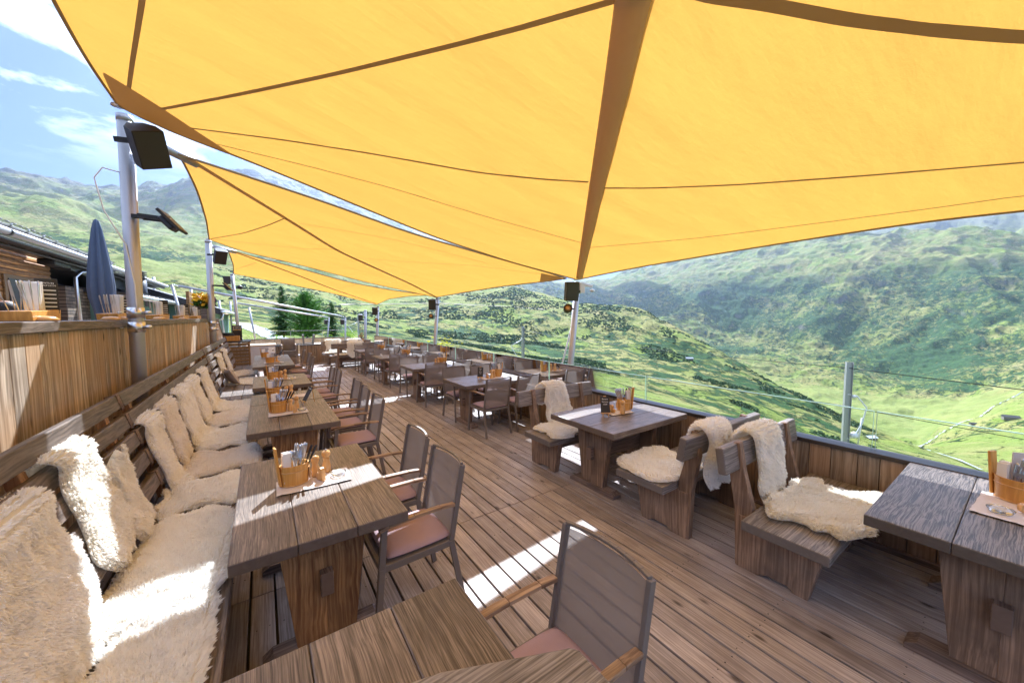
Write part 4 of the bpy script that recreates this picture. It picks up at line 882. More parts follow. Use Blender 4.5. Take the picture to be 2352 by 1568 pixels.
# big doubled corner of the overhead sail
lf=[Vector((-.62,5.2,3.5))]+px([(540,490),(565,540),(582,590),(596,640)],aZ(3.6))+[atz(603/1.25556,690/1.25556,3.64)]
lf[0]=atY(517/1.25556,446/1.25556,5.15)
rg_=[atX(1633/1.25556,803/1.25556,4.22)]+px([(1565,812),(1449,825),(1324,845)],aX(4.28))+[atX(1257/1.25556,857/1.25556,4.33)]
nr=[lf[0]]+px([(740,518),(941,584),(1180,671),(1312,709),(1500,763),(1580,785)],aY(5.15,4.75,-.6,4.2))+[rg_[0]]
fr=[lf[-1]]+px([(690,722),(847,759),(1067,816)],aY(10.95,10.35,-.9,4.3))+[rg_[-1]]
sail(lf,rg_,nr,fr,[
 ([(414,352),(500,405),(655,500),(776,576),(900,632),(940,650),(1002,682)],.07,.07,'sleeve','mast_sleeve',.01),
 ([(484,548),(560,535),(620,515),(657,499)],.02,.02,'seam','seam_tape',0),
 ([(484,548),(600,560),(700,571),(782,572)],.012,.012,'seam','seam_tape',0),
 ([(690,512),(800,530),(900,548),(1010,575),(1120,604)],.012,.012,'seam','seam_tape',0),
 ([(812,590),(900,598),(1000,604),(1080,608),(1240,628)],.012,.012,'seam','seam_tape',0),
 ([(700,590),(790,612),(860,628)],.01,.01,'seam','seam_tape',0),
],'middle sun sail beyond the nearest gap of bright sky',sag=.03,seed=5,patches=[([(1240,645),(1296,640)],[(1243,626),(1296,637)]),([(414,352),(455,362),(500,374)],[(413,349),(455,357),(500,371)])])
lf=[atY(656/1.25556,718/1.25556,11.5)]+px([(665,740),(673,765)],aZ(3.5))+[atz(674/1.25556,789/1.25556,3.49)]
rg_=[atX(1238/1.25556,851/1.25556,4.3)]+px([(1180,853),(1120,862)],aX(4.22))+[atX(1087/1.25556,878/1.25556,4.22)]
nr=[lf[0]]+px([(750,745),(847,769),(1004,813),(1120,835)],aY(11.5,10.9,-.6,4.2))+[rg_[0]]
fr=[lf[-1]]+px([(784,810),(941,841)],aY(17,16.7,-.8,4.2))+[rg_[-1]]
sail(lf,rg_,nr,fr,[
 ([(524,573),(600,600),(680,630),(760,662),(830,686),(864,697)],.07,.07,'sleeve','mast_sleeve',.01),
 ([(536,620),(590,602)],.012,.012,'seam','seam_tape',0),
 ([(700,612),(790,615),(880,626),(960,648)],.012,.012,'seam','seam_tape',0),
 ([(770,664),(850,645),(920,650)],.012,.012,'seam','seam_tape',0),
],'farthest and palest sun sail above the farthest tables',sag=.02,seed=8)
def boomfit(P3,mastp,label):
    a,b=P3[len(P3)//6],P3[-1]; d=(b-a); t=(mastp[0]-a.x)/d.x; p=a+d*t; print('boom start',p,'want',mastp,'sag',max((q-a-d*((q-a).dot(d)/d.dot(d))).length for q in P3[len(P3)//6:]))
    s0=Vector(mastp); boom(tuple(s0),tuple(P3[0]+(P3[1]-P3[0])*2),.045,label)
boomfit(SLV[1],(-.9,5.0,3.6),'nearest sloping boom tube, running from the speaker mast over the middle sail')
boomfit(SLV[2],(-.9,11.3,3.56),'second sloping boom tube, running over the farthest sail')
# ================================================================ THINGS ON THE WALL CAP
def caddy(y,k,label,where,card=True,first=False):
    X=-1.2; z=1.837
    t=empty('caddy_box',(X,y,z),0,label,'caddy','wooden caddies along the wall cap')
    mb=MB(); mb.prism([(-.17,0),(.15,0),(.16,.075),(-.18,.06)],-.07,.07,'x'); mb.v=[(v[0],v[1]*k,v[2]) for v in mb.v]; mb.obj('box_body',M['tub'],t,bevel=.004)
    mb=MB(); mb.bar((-.0,.165*k,.0),(0,.2*k,.26),.1,.025); mb.obj('handle_board',M['tub'],t,bevel=.006)
    mb=MB(); 
    o=None
    for i in range(9):
        a=-.15*k+.018*i*k; kk='knife'; pc=piece('knife',(X+.03*((i%3)-1),y+a+.02,z+.05),(R(28-3.2*i),random.uniform(-.1,.1),0),'slim knife leaning in the '+where,'knives in the '+where)
        pc.scale=(.6,.6,1.0)
    o=napkins((X,y+.05*k,z+.05),0,'upright white napkins in the '+where,9,.2,-.1); o.scale=(1.4,1.3,1)
    if card:
        mb=MB(); mb.box(-.05,.05,-.003,.003,0,.23); o=mb.obj('events_card',M['slate'],label='black events card in the '+where,cat='menu card',group='black event cards on the wall cap',loc=(X+.03,y+.115*k,z+.05),rz=R(35),bevel=.001)
        if first:
            F_=Matrix.Translation((0,-.0036,0))@Matrix.Rotation(R(90),4,'X')
            text('EVENTS IN',.014,M['chalk'],o,Matrix.Translation((0,-.0036,.2))@Matrix.Rotation(R(90),4,'X'),'lettering'); text('DER ALP-HITTE',.0125,M['chalk'],o,Matrix.Translation((0,-.0036,.184))@Matrix.Rotation(R(90),4,'X'),'lettering')
        mb=MB()
        for q in range(5): mb.box(-.02,.04,-.0042,-.0034,.15-q*.027,.156-q*.027); mb.box(-.038,-.032,-.0042,-.0034,.15-q*.027,.155-q*.027)
        mb.obj('printed_lines',M['chalk'],o)
caddy(3.62,1.15,'first wooden caddy at the left picture edge on the wall cap','caddy at the left picture edge',True,True)
caddy(5.25,1.5,'second wooden caddy, left of the nearest tall mast','caddy left of the nearest mast',True,True)
caddy(7.05,1.9,'third wooden caddy, just right of the nearest tall mast','caddy right of the nearest mast')
caddy(8.85,1.9,'fourth wooden caddy farther along the wall cap','fourth caddy on the wall cap')
caddy(10.5,1.9,'fifth wooden caddy, beside the yellow flowers','caddy beside the yellow flowers')
for k,(y,lab) in enumerate([(3.52,'bread-coloured wooden disc by the first caddy'),(4.75,'wooden disc left of the second caddy'),(5.1,'wooden disc in front of the second caddy'),(6.6,'wooden disc left of the third caddy'),(8.4,'wooden disc left of the fourth caddy')]):
    mb=MB(); mb.lathe((0,0,0),[(.06,0),(.065,.012),(.045,.028),(0,.034)],16); mb.obj('wooden_disc',M['mill'],label=lab,cat='disc',group='round wooden discs on the wall cap',loc=(-1.12,y,1.837))
t=empty('flower_box',(-1.2,12.1,1.837),0,'weathered planter with yellow and violet flowers on the wall cap','planter')
mb=MB(); mb.box(-.12,.12,-.65,.95,0,.26); mb.obj('planter_box',M['greyX'],t,bevel=.006)
for nm,mt,y0,y1,nn in (('yellow_blooms','yel2',-.95,-.1,200),('violet_blooms','violet',.0,.95,260),('foliage','leaf',-.7,.95,420)):
    vs=[];fs=[]
    for k in range(nn):
        c=Vector((random.uniform(-.14,.16),random.uniform(y0,y1),.26+random.random()**.7*(.2 if nm=='foliage' else .3)+(.04 if nm!='foliage' else 0))); s=.05 if nm!='foliage' else .055
        A=Matrix.Rotation(random.uniform(0,6.3),3,'Z')@Matrix.Rotation(random.uniform(-1,1),3,'X')
        b=len(vs); m_=5
        vs+= [c+A@Vector((s*math.cos(2*PI*q/m_)*(1 if q%2 else .75),s*math.sin(2*PI*q/m_),0)) for q in range(m_)]; fs.append(tuple(range(b,b+m_)))
    mb=MB(); mb.add(vs,fs,None,False); mb.obj(nm,M[mt],t)
mb=MB(); mb.box(-.03,.03,-.55,.55,0,.62); mb.obj('wooden_board',M['lat'],label='upright brown board behind the flower planter',cat='board',loc=(-1.5,12.6,1.9))
# person at the upper terrace
t=empty('person',(-3.3,9.2,.9),R(20),'person sitting behind the wall, only dark thinning hair visible','person')
mb=MB(); mb.lathe((0,0,0),[(.14,0),(.17,.1),(.19,.5),(.2,.72),(.17,.82),(.07,.87),(.055,.95),(.075,1.0),(.1,1.06),(.105,1.12),(.095,1.18),(.06,1.225),(0,1.24)],20,1.05,.75); mb.lathe((0,-.09,1.08),[(.0,-.03),(.018,-.01),(.012,.03),(0,.04)],8); 
for s in (-1,1):
    mb.tube([(s*.2,0,.76),(s*.26,-.08,.5),(s*.2,-.3,.42)],[.055,.045,.035],10); mb.tube([(s*.1,-.02,.05),(s*.12,-.4,.02),(s*.12,-.42,-.0)],[.085,.065,.05],10); mb.lathe((s*.108,0,1.09),[(0,-.03),(.014,0),(0,.03)],8)
o=mb.obj('body',M['skinm'],t,smooth=True)
mb=MB(); mb.lathe((0,.012,1.1),[(.1,-.05),(.112,0),(.108,.06),(.085,.1),(.045,.125)],20,1.05,1.08); mb.obj('hair',M['hair'],t,smooth=True)
mb=MB(); mb.lathe((0,0,0),[(.15,0),(.18,.1),(.2,.5),(.21,.72),(.18,.83),(.075,.88)],20,1.06,.8); mb.obj('shirt',M['shirt'],t,smooth=True)
# ================================================================ UPPER TERRACE + HUT
mb=MB(); mb.box(-12,-1.43,-2,30,.6,.88); mb.obj('upper_terrace',M['beamY'],kind='structure')
hut=empty('timber_hut',(-5.4,0,.9),0,'dark timber hut with awning tubes, tiled roof and stone end wall','building')
mb=MB()
for k in range(20): mb.tube([(-.03,-2,.1+k*.15),(-.03,17.5,.1+k*.15)],.092,12)
mb.box(-3,-.03,-2,17.5,0,3.1); mb.obj('log_wall',M['hut'],hut)
for yy in (4.5,15.6):
    mb=MB(); mb.box(.06,.1,yy-.75,yy+.75,0,2.1); mb.obj('door_frame',M['lat'],hut,bevel=.01); mb=MB(); mb.box(.09,.12,yy-.6,yy+.6,.02,2.0); dr=mb.obj('door',M['dark'],hut); mb=MB(); mb.box(.12,.14,yy+.45,yy+.5,.9,1.1); mb.obj('handle',M['chrome'],dr)
mb=MB(); mb.box(.2,.55,16.2,17.3,2.5,2.68); mb.obj('wall_heater',M['black'],hut,bevel=.05)
mb=MB(); mb.box(-.9,.3,17.6,25.5,0,2.0); mb.obj('stone_wall',M['stone'],hut)
mb=MB(); mb.hexa([(-1,17.6,2.5),(.45,17.6,2.5),(.45,33,1.55),(-1,33,1.55)],[(-1,17.6,3.15),(.45,17.6,2.95),(.45,33,2.0),(-1,33,2.0)]); mb.obj('dark_fascia',M['dark'],hut)
mb=MB(); mb.hexa([(-4,-2,4.6),(.35,-2,3.2),(.35,16.6,3.2),(-4,16.6,4.6)],[(-4,-2,4.7),(.35,-2,3.3),(.35,16.6,3.3),(-4,16.6,4.7)])
for k in range(60): mb.lathe((.33,-1.6+k*.31,3.31),[(.06,-.02),(.055,.05),(0,.07)],8)
mb.obj('tiled_roof',M['tile'],hut)
mb=MB(); 
for q in range(1): 
    pts=[]; vs=[];fs=[]
    for yy in (-2,21.5):
        for k in range(9): a=PI+PI*k/8; vs.append((.46+.1*math.cos(a),yy,3.24+.1*math.sin(a)))
    fs=[(k,k+1,k+10,k+9) for k in range(8)]; mb.add(vs,fs,None,True)
for k in range(30):
    yy=-1.5+k*.78
    mb.tube([(.46+.108*math.cos(PI+PI*j/8),yy,3.24+.108*math.sin(PI+PI*j/8)) for j in range(9)],.014,5)
mb.obj('gutter',M['zinc'],hut)
mb=MB(); mb.tube([(1.0,21.5,2.9),(.5,18.2,2.5),(.45,17.9,2.3),(.5,17.9,0)],.05,10); mb.obj('downpipe',M['zinc'],hut)
aw=empty('awning',(-4.5,7,3.78),0,'rolled-in awning with long silver front tube along the hut','awning')
mb=MB(); mb.tube([(0,0,0),(0,22.2,-.06)],.075,16); mb.tube([(0,0,0),(0,5.9,-.016)],.078,16); mb.obj('front_tube',M['steel'],aw)
mb=MB(); mb.tube([(0,5.85,-.016),(0,5.95,-.016)],.085,16); mb.obj('ring',M['black'],aw)
mb=MB(); mb.box(-.75,-.05,0,22,-.18,-.14); mb.tube([(-.12,0,-.13),(-.12,22,-.2)],.03,8); mb.tube([(-.3,0,-.2),(-.3,22,-.27)],.03,8); mb.obj('rail_bars',M['dark'],aw)
mb=MB(); mb.box(-.1,-.07,0,22,-.16,-.08); mb.obj('valance',M['zinc'],aw)
um=empty('closed_parasol',(-3.0,12.25,.88),0,'closed slate-blue parasol standing behind the wall','parasol')
mb=MB(); mb.tube([(0,0,0),(0,0,3.2)],.03,10); mb.obj('pole',M['dark'],um)
vs=[];fs=[]; nk=40; prof=[(3.22,.02),(3.18,.07),(3.0,.13),(2.6,.21),(2.1,.3),(1.7,.34),(1.45,.33),(1.2,.24),(1.0,.2),(.55,.13)]
for i,(z,r) in enumerate(prof):
    for k in range(nk):
        a=2*PI*k/nk; f=(1-.42*(.5+.5*math.cos(a*7+z*1.6))**2*min(1,i/2)); r_=r*.68; vs.append((r_*f*math.cos(a+.25*z),r_*f*math.sin(a+.25*z),z+.03*math.sin(a*3)*(i>6)))
for i in range(len(prof)-1):
    for k in range(nk): fs.append((i*nk+k,i*nk+(k+1)%nk,(i+1)*nk+(k+1)%nk,(i+1)*nk+k))
mb=MB(); mb.add(vs,fs,0,True); mb.obj('folded_canopy',M['blue'],um)
# green rendered house beyond
gh=empty('green_house',(-4.4,28,.0),0,'green rendered house with dark sloping roof edge and gutter','building')
mb=MB(); mb.hexa([(-4,0,0),(1.9,0,0),(1.9,14,0),(-4,14,0)],[(-4,0,4.3),(1.9,0,2.15),(1.9,14,2.15),(-4,14,4.3)]); mb.obj('rendered_wall',M['green'],gh)
mb=MB(); mb.hexa([(-4.2,-.4,4.4),(2.4,-.4,2.05),(2.4,14,2.05),(-4.2,14,4.4)],[(-4.2,-.4,4.75),(2.4,-.4,2.4),(2.4,14,2.4),(-4.2,14,4.75)]); mb.obj('roof',M['tile'],gh)
mb=MB(); mb.tube([(2.5,-.4,2.2),(2.5,14,2.2)],.1,10); mb.tube([(2.5,-.2,2.15),(2.45,-.2,1.8),(2.0,-.1,1.65),(1.95,-.1,.0)],.06,10); mb.obj('gutter',M['zinc'],gh)
for xx in (.3,1.75): mb=MB(); mb.box(xx-.14,xx+.14,-.03,-.003,1.15,1.35); mb.obj('yellow_plate',M['yellow'],gh)
gh2=empty('green_annex',(-8.3,19,.0),0,'low green annex under a long zinc gutter behind the caddies','building')
mb=MB(); mb.box(-3,3.9,.5,9,0,2.62); mb.obj('rendered_wall',M['green'],gh2)
mb=MB(); mb.hexa([(-3,0,3.6),(4.3,0,2.65),(4.3,9.2,2.65),(-3,9.2,3.6)],[(-3,0,3.75),(4.3,0,2.8),(4.3,9.2,2.8),(-3,9.2,3.75)])
for k in range(28): mb.lathe((4.25,.1+k*.32,2.8),[(.06,-.02),(.055,.05),(0,.07)],8)
mb.obj('tiled_roof',M['tile'],gh2)
mb=MB(); mb.tube([(4.36,0,2.68),(4.36,9.2,2.68)],.1,10)
for k in range(14): mb.tube([(4.36,.2+k*.66,2.68),(4.36,.24+k*.66,2.68)],.115,10)
mb.tube([(4.3,.1,2.62),(4.2,.1,2.3),(3.95,.2,2.0),(3.95,.3,0)],.06,8); mb.obj('gutter',M['zinc'],gh2)
ch=empty('chimney_flue',(-4.6,23.6,2.4),0,'round dark chimney flue with louvred cap above the roofs','chimney')
mb=MB(); mb.lathe((0,0,0),[(.28,0),(.28,1.25)],20); mb.obj('flue_pipe',M['dark'],ch); mb=MB(); 
for k in range(4): mb.lathe((0,0,1.27+k*.09),[(.2,0),(.31,.02),(.31,.05),(.2,.07)],20)
mb.obj('louvred_cap',M['dark'],ch)
# slatted cabinet with box of menus, steel counter
cb=empty('slatted_cabinet',(-.64,13.75,0),0,'warm slatted wooden cabinet at the end of the bench','cabinet')
mb=MB()
for k in range(11): mb.box(-.29,.29,-.31,-.29,.08+k*.095,.14+k*.095); mb.box(.28,.30,-.28,.28,.08+k*.095,.14+k*.095)
mb.obj('slats',M['lat'],cb,bevel=.003); mb=MB(); 
for a in (-.28,.28):
    for b in (-.27,.27): mb.box(a-.025,a+.025,b-.025,b+.025,0,1.12)
mb.obj('posts',M['lat'],cb,bevel=.003); mb=MB(); mb.box(-.33,.33,-.34,.32,1.13,1.165); mb.obj('top',M['dark'],cb,bevel=.004)
bx=empty('menu_crate',(-.74,13.65,1.17),0,'orange wooden crate holding a row of dark menus','crate')
mb=MB(); mb.box(-.2,.17,-.14,-.125,0,.15); mb.box(-.2,.17,.125,.14,0,.15); mb.box(-.2,-.185,-.125,.125,0,.15); mb.box(.155,.17,-.125,.125,0,.15); mb.box(-.185,.155,-.125,.125,.0,.012); mb.obj('crate_body',M['tub'],bx,bevel=.003)
for k in range(12): mb=MB(); mb.box(-.004,.004,-.1,.1,0,.24,Matrix.Translation((-.17+.022*k,0,.014))@Matrix.Rotation(R(-14),4,'Y')); mb.obj('menu_booklet',M['slate'],label='dark menu booklet standing in the orange crate',cat='menu',group='menu booklets in the crate',loc=(-.74,13.65,1.17))
sg=empty('counter_sign',(-.64,13.93,1.167),0,'small black sign with framed white lettering behind the crate','sign')
mb=MB(); mb.box(-.12,.12,-.006,.006,.0,.46); mb.obj('sign_panel',M['slate'],sg)
mb=MB()
for (a,b_,c,d) in ((-.085,.085,.42,.43),(-.085,-.075,.3,.42),(.075,.085,.3,.42)): mb.box(a,b_,-.009,-.0065,c,d)
mb.obj('white_frame',M['chalk'],sg); mb=MB(); mb.box(-.1,.1,-.01,-.0065,.31,.325); mb.obj('yellow_bar',M['yellow'],sg)
for s_,z in (('ALP',.385),('HITTE',.345)): text(s_,.045,M['chalk'],sg,Matrix.Translation((0,-.0075,z))@Matrix.Rotation(R(90),4,'X'),'lettering')
st=empty('steel_counter',(-.05,16.35,0),0,'stainless steel cooling counter against the far end','counter')
mb=MB(); mb.box(-.42,.42,-.35,.35,.08,.83); mb.obj('counter_body',M['steel'],st,bevel=.01); mb=MB(); mb.box(-.45,.45,-.38,.6,.835,.87); mb.obj('worktop',M['pale'],st,bevel=.006); mb=MB(); mb.box(-.4,.15,-.358,-.352,.12,.78); mb.obj('door',M['steel'],st,bevel=.002); mb=MB(); mb.box(.2,.4,-.357,-.352,.55,.78); mb.obj('control_panel',M['white'],st); mb=MB(); mb.lathe((0,0,0),[(.025,0),(.02,.02),(0,.02)],12); mb.v=[(.34+v[0],-.357-v[2],.66+v[1]) for v in mb.v]; mb.obj('knob',M['black'],st)
mb=MB(); mb.box(-.42,.42,-.3,.3,0,.08); mb.obj('plinth',M['dark'],st)
# lower terraces beyond the end wall
mb=MB(); mb.box(-3,4.2,17.2,34,-1.2,-.9); mb.obj('lower_terrace',M['pale'],kind='structure')
parapet('timber_parapet','pale plank parapet around the lower terrace behind the counter',(-2.6,21.2),(2.2,21.8),-.8,.52,-1,None,'pale')
parapet('timber_parapet','farther plank parapet of the lower terrace below the glass',(-2.6,26.2),(4.6,25.0),-.8,.62,-1,None,'pale')
rail=empty('glass_railing',(-2.6,26.3,.6),R(-9.4),'steel framed glass railing above the lower terrace wall','glass railing')
for x0,x1 in ((2.4,4.0),(4.05,5.7),(5.75,7.1)):
    g=MB().add([(x0,0,0),(x1,0,0),(x1,0,.45),(x0,0,.45)],[(0,1,2,3)]).obj('glass_pane',M['glass'],rail); mb=MB(); mb.box(x0,x1,-.012,.012,.45,.475); mb.box(x0-.01,x0+.01,-.01,.01,0,.45); mb.obj('glass_edge',M['steel'],g)
for k,(x,y) in enumerate(((.6,19.3),(2.6,19.6))): 
    t=table(.8,1.7,['pale bare table on the lower terrace, left one','pale bare table on the lower terrace, right one'][k],(x,y,-.6),R(90),'tabY','leg','tables on the lower terrace')
t=empty('planter_tub',(3.0,22.5,-.8),0,'square pale timber planter on the lower terrace','planter'); mb=MB(); 
for k in range(10): mb.box(-.8+k*.16,-.65+k*.16,-.5,-.47,0,1.2); mb.box(-.8+k*.16,-.65+k*.16,.47,.5,0,1.2)
mb.obj('planking',M['pale'],t); mb=MB(); mb.box(-.85,.85,-.55,.55,1.2,1.25); mb.obj('lid',M['pale'],t)
for k,(x,lab) in enumerate(((1.55,'left leaning folded board beyond the end wall'),(1.75,'right leaning folded board beyond the end wall'))):
    mb=MB(); mb.box(-.02,.02,-.3,.3,0,1.15,Matrix.Rotation(R(8 if k else -4),4,'Y')); mb.obj('folded_board',M['greyX'],label=lab,cat='board',group='folded boards beyond the end wall',loc=(x,18.6,-.05))
# distant frames of sails not set up
def frame(a,b,c,d,label1,label2,label3):
    G3='bare sail frames beyond the terrace'
    mast('sail_mast',a,b,.05,label1,G3); mast('sail_mast',c,d,.045,label2,G3); boom(b,d,.05,label3)
frame((-2.55,21,.2),(-3.1,21,3.28),(3.95,23.1,-.8),(4.02,23,1.87),'left leaning post of the nearer bare sail frame','right post of the nearer bare sail frame','boom tube of the nearer bare sail frame')
frame((-1.15,30,-.3),(-1.4,30,2.85),(3.6,28.1,-.8),(3.85,28,1.85),'left leaning post of the farther bare sail frame','right post of the farther bare sail frame','boom tube of the farther bare sail frame')
mast('sail_mast',(-2.2,33,-.3),(-2.45,33,3.1),.07,'loose leaning post before the green house','bare sail frames beyond the terrace')
mast('sail_mast',(-.35,31,-.3),(-.7,31,2.6),.06,'rightmost leaning post above the meadow road','bare sail frames beyond the terrace')
speaker((3.82,22.8,1.6),R(-15),R(8),'small speaker on the nearer bare frame',.9,(.18,.1,0)); speaker((3.62,27.8,1.55),R(-15),R(8),'small speaker on the farther bare frame',.9,(.18,.1,0))
for k,(x,y,h) in enumerate(((-3.9,33,3.9),(-5.2,30,4.3),(-2.2,40,3.3))):
    mb=MB(); mb.tube([(0,0,0),(0,0,h)],.07,10); mb.obj('grey_post',M['steel'],label=['short grey post beside the brown board','tall grey post behind the chimney','slim grey post above the green house'][k],cat='post',group='grey posts by the houses',loc=(x,y,0))
# railway poles with cantilevers and wires
def cat_pole(loc,h,label,arm,rz,small=False):
    t=empty('railway_pole',loc,rz,label,'pole','railway catenary poles'); mb=MB(); mb.box(-.11,.11,-.006,.006,0,h); mb.box(-.11,-.1,-.1,.1,0,h); mb.box(.1,.11,-.1,.1,0,h); mb.obj('steel_post',M['steel'],t)
    if small:
        mb=MB(); mb.tube([(0,0,h-1.35),(.3,0,h-1.4),(.62,0,h-1.85),(.52,0,h-2.5),(.3,0,h-3.1),(.05,0,h-3.25)],.028,8); mb.tube([(.5,0,h-2.3),(.42,0,h-3.4)],.03,8); mb.obj('cantilever',M['white'],t); mb=MB(); mb.lathe((.28,0,h-3.2),[(.03,0),(.15,.1),(.12,.22),(.03,.3)],10); mb.lathe((.2,0,h-1.5),[(.03,0),(.1,.06),(.03,.14)],10); mb.obj('insulator',M['white'],t); return t
    mb=MB(); mb.tube([(0,0,h-arm),(-1.35,0,h-arm-.55)],.035,8); mb.tube([(0,0,h-arm-2.6),(-1.35,0,h-arm-.6)],.03,8); mb.tube([(-.9,0,h-arm-1.6),(-1.35,0,h-arm-1.9)],.02,6); mb.obj('cantilever',M['white'],t)
    mb=MB(); 
    for z_ in (h-arm,h-arm-2.6): mb.lathe((-.16,0,z_-.1),[(.03,0),(.09,.03),(.05,.06),(.09,.1),(.05,.13),(.09,.16),(.03,.2)],10)
    mb.obj('insulator',M['white'],t)
    return t
P1=Vector((20,4.4,-.1)); P2=Vector((20,27.3,.95)); P3=Vector((9.5,55,1.2))
cat_pole((20,4.4,-12),11.9,'railway pole standing beyond the glass at right',1.5,R(-60),True)
cat_pole((20,27.3,-11),11.95,'grey railway pole beyond the glass near the nearest valley-side mast',1.2,R(0))
cat_pole((11.5,56,-9),11.2,'distant railway pole left of the far corner mast',1.0,R(0))
def wire(a,b,sagv,r,label):
    a=Vector(a);b=Vector(b); mb=MB(); mb.tube([a.lerp(b,k/24)-Vector((0,0,sagv*4*(k/24)*(1-k/24))) for k in range(25)],r,5); mb.obj('overhead_wire',M['black'],label=label,cat='wire',group='railway overhead wires')
wire((20,4.4,-.35),(26,-25,-1.6),.3,.016,'upper wire right of the railway pole'); wire((20,4.4,-.35),(20,27.3,.6),.25,.012,'upper wire between the two railway poles')
wire((19,4.6,-1.75),(25,-25,-3),.4,.012,'middle wire right of the railway pole'); wire((19,4.6,-1.75),(18.2,27.3,-.8),.4,.012,'middle wire between the two railway poles')
wire((19,4.6,-3.3),(25,-25,-4.2),.05,.012,'lower contact wire right of the railway pole'); wire((19,4.6,-3.3),(18.2,27.3,-2.3),.05,.012,'lower contact wire between the two railway poles')
wire((18.2,27.3,-.8),(10,56,.5),.4,.014,'upper wire toward the distant railway pole'); wire((18.2,27.3,-2.3),(10,56,-1.3),.05,.014,'contact wire toward the distant railway pole')
# ================================================================ TERRAIN  (columns by compass direction, knots at real distances)
def az_tan(x,y): v=ray(x,y); return math.atan2(v.x,v.y), v.z/math.hypot(v.x,v.y)
X_=[-400,0,100,200,300,375,440,540,600,700,850,960,1040,1100,1180,1240,1330,1430,1530,1600,1700,1850,2000,2100,2200,2352,2800]
def curve(pts):   # pts: x -> (y, r)
    A=[];T=[];Rr=[]
    for x,y,r in pts: a,t=az_tan(x,y); A.append(a);T.append(t);Rr.append(math.log(r))
    return np.array(A),np.array(T),np.array(Rr)
K=[]
K.append(curve([(-400,860,14),(0,860,14),(540,850,45),(660,850,45),(760,880,34),(1000,960,26),(1200,1150,22),(1600,1400,18),(2352,2000,16),(2800,2300,16)]))
K.append(curve([(-400,790,60),(0,790,60),(540,795,60),(700,800,65),(900,860,60),(1200,940,55),(1600,1060,50),(2352,1300,45),(2800,1400,45)]))
K.append(curve([(-400,735,130),(0,740,130),(540,745,120),(640,752,120),(700,764,120),(900,790,130),(1200,860,120),(1600,960,110),(2000,1070,105),(2352,1170,100),(2800,1250,100)]))
K.append(curve([(-400,700,330),(0,700,330),(540,722,260),(640,742,260),(800,765,260),(1000,775,300),(1200,812,300),(1500,880,280),(1800,985,230),(2000,1045,210),(2100,1062,210),(2352,1120,200),(2800,1200,200)]))
K.append(curve([(-400,640,600),(0,640,600),(540,690,500),(700,705,500),(800,730,520),(1000,752,550),(1200,772,560),(1430,800,520),(1600,855,450),(1800,940,360),(2000,1020,300),(2100,1040,290),(2352,1100,280),(2800,1190,260)]))
K.append(curve([(-400,600,1000),(0,600,1000),(300,600,1000),(540,650,900),(800,690,850),(900,690,820),(1000,690,830),(1100,680,860),(1180,655,900),(1240,672,900),(1330,700,850),(1430,706,800),(1480,718,770),(1530,740,740),(1600,784,700),(1700,836,620),(1850,915,520),(1930,955,470),(2000,982,430),(2100,1018,380),(2200,1050,340),(2352,1088,330),(2800,1180,300)]))
K.append(curve([(-400,560,1250),(0,560,1250),(540,610,1150),(900,660,1100),(1100,665,1150),(1180,670,1180),(1240,712,1150),(1330,745,1100),(1430,760,1060),(1530,800,1000),(1600,840,950),(1700,880,860),(1850,950,760),(2000,1015,700),(2100,1035,700),(2160,1020,720),(2250,985,800),(2352,965,820),(2800,980,820)]))
K.append(curve([(-400,520,1600),(0,520,1600),(540,560,1600),(900,620,1600),(1100,650,1600),(1180,662,1600),(1240,735,1600),(1330,780,1550),(1430,800,1500),(1530,840,1500),(1600,870,1500),(1700,900,1450),(1850,945,1350),(2000,985,1250),(2060,1012,1150),(2110,1018,1130),(2160,980,1250),(2230,955,1400),(2352,905,1500),(2800,880,1500)]))
K.append(curve([(-400,470,2100),(0,452,2100),(100,460,2100),(200,487,2100),(300,522,2000),(400,545,2000),(480,540,2000),(600,530,2100),(900,590,2100),(1100,640,2000),(1180,655,1900),(1240,715,1950),(1430,760,1900),(1600,810,1900),(1750,835,1900),(1900,870,1850),(2000,925,1700),(2100,955,1600),(2200,930,1700),(2352,880,1750),(2800,850,1800)]))
K.append(curve([(-400,500,2600),(0,480,2600),(100,485,2600),(200,500,2600),(300,520,2500),(400,480,2500),(540,455,2600),(900,540,2700),(1100,620,2700),(1180,650,2600),(1240,690,2600),(1430,740,2500),(1600,770,2500),(1900,800,2500),(2100,830,2400),(2352,800,2400),(2800,760,2400)]))
K.append(curve([(-400,430,3100),(0,430,3100),(200,455,3100),(300,470,3000),(375,455,3000),(440,440,2900),(590,430,3000),(850,510,3200),(1040,590,3300),(1180,640,3300),(1300,670,3300),(1430,680,3200),(1600,660,3200),(1900,660,3100),(2352,640,3100),(2800,600,3000)]))
K.append(curve([(-400,400,3900),(0,393,3900),(90,391,3900),(150,410,3900),(230,430,3800),(290,440,3800),(330,430,3700),(375,440,3500),(400,432,3400),(440,417,3300),(590,398,3500),(700,425,3700),(850,488,3900),(1040,560,4100),(1180,622,4200),(1300,655,4300),(1400,640,4300),(1430,622,4300),(1560,585,4200),(1700,558,4100),(1900,525,4000),(2050,512,4000),(2200,520,3900),(2352,548,3900),(2500,560,3900),(2800,520,3900)]))
K.append(curve([(-400,470,5000),(0,470,5000),(290,490,5000),(440,480,5000),(590,450,5000),(850,530,5200),(1040,600,5400),(1180,650,5500),(1300,665,5500),(1430,660,5400),(1560,640,5200),(1900,580,5000),(2352,580,5000),(2800,560,5000)]))
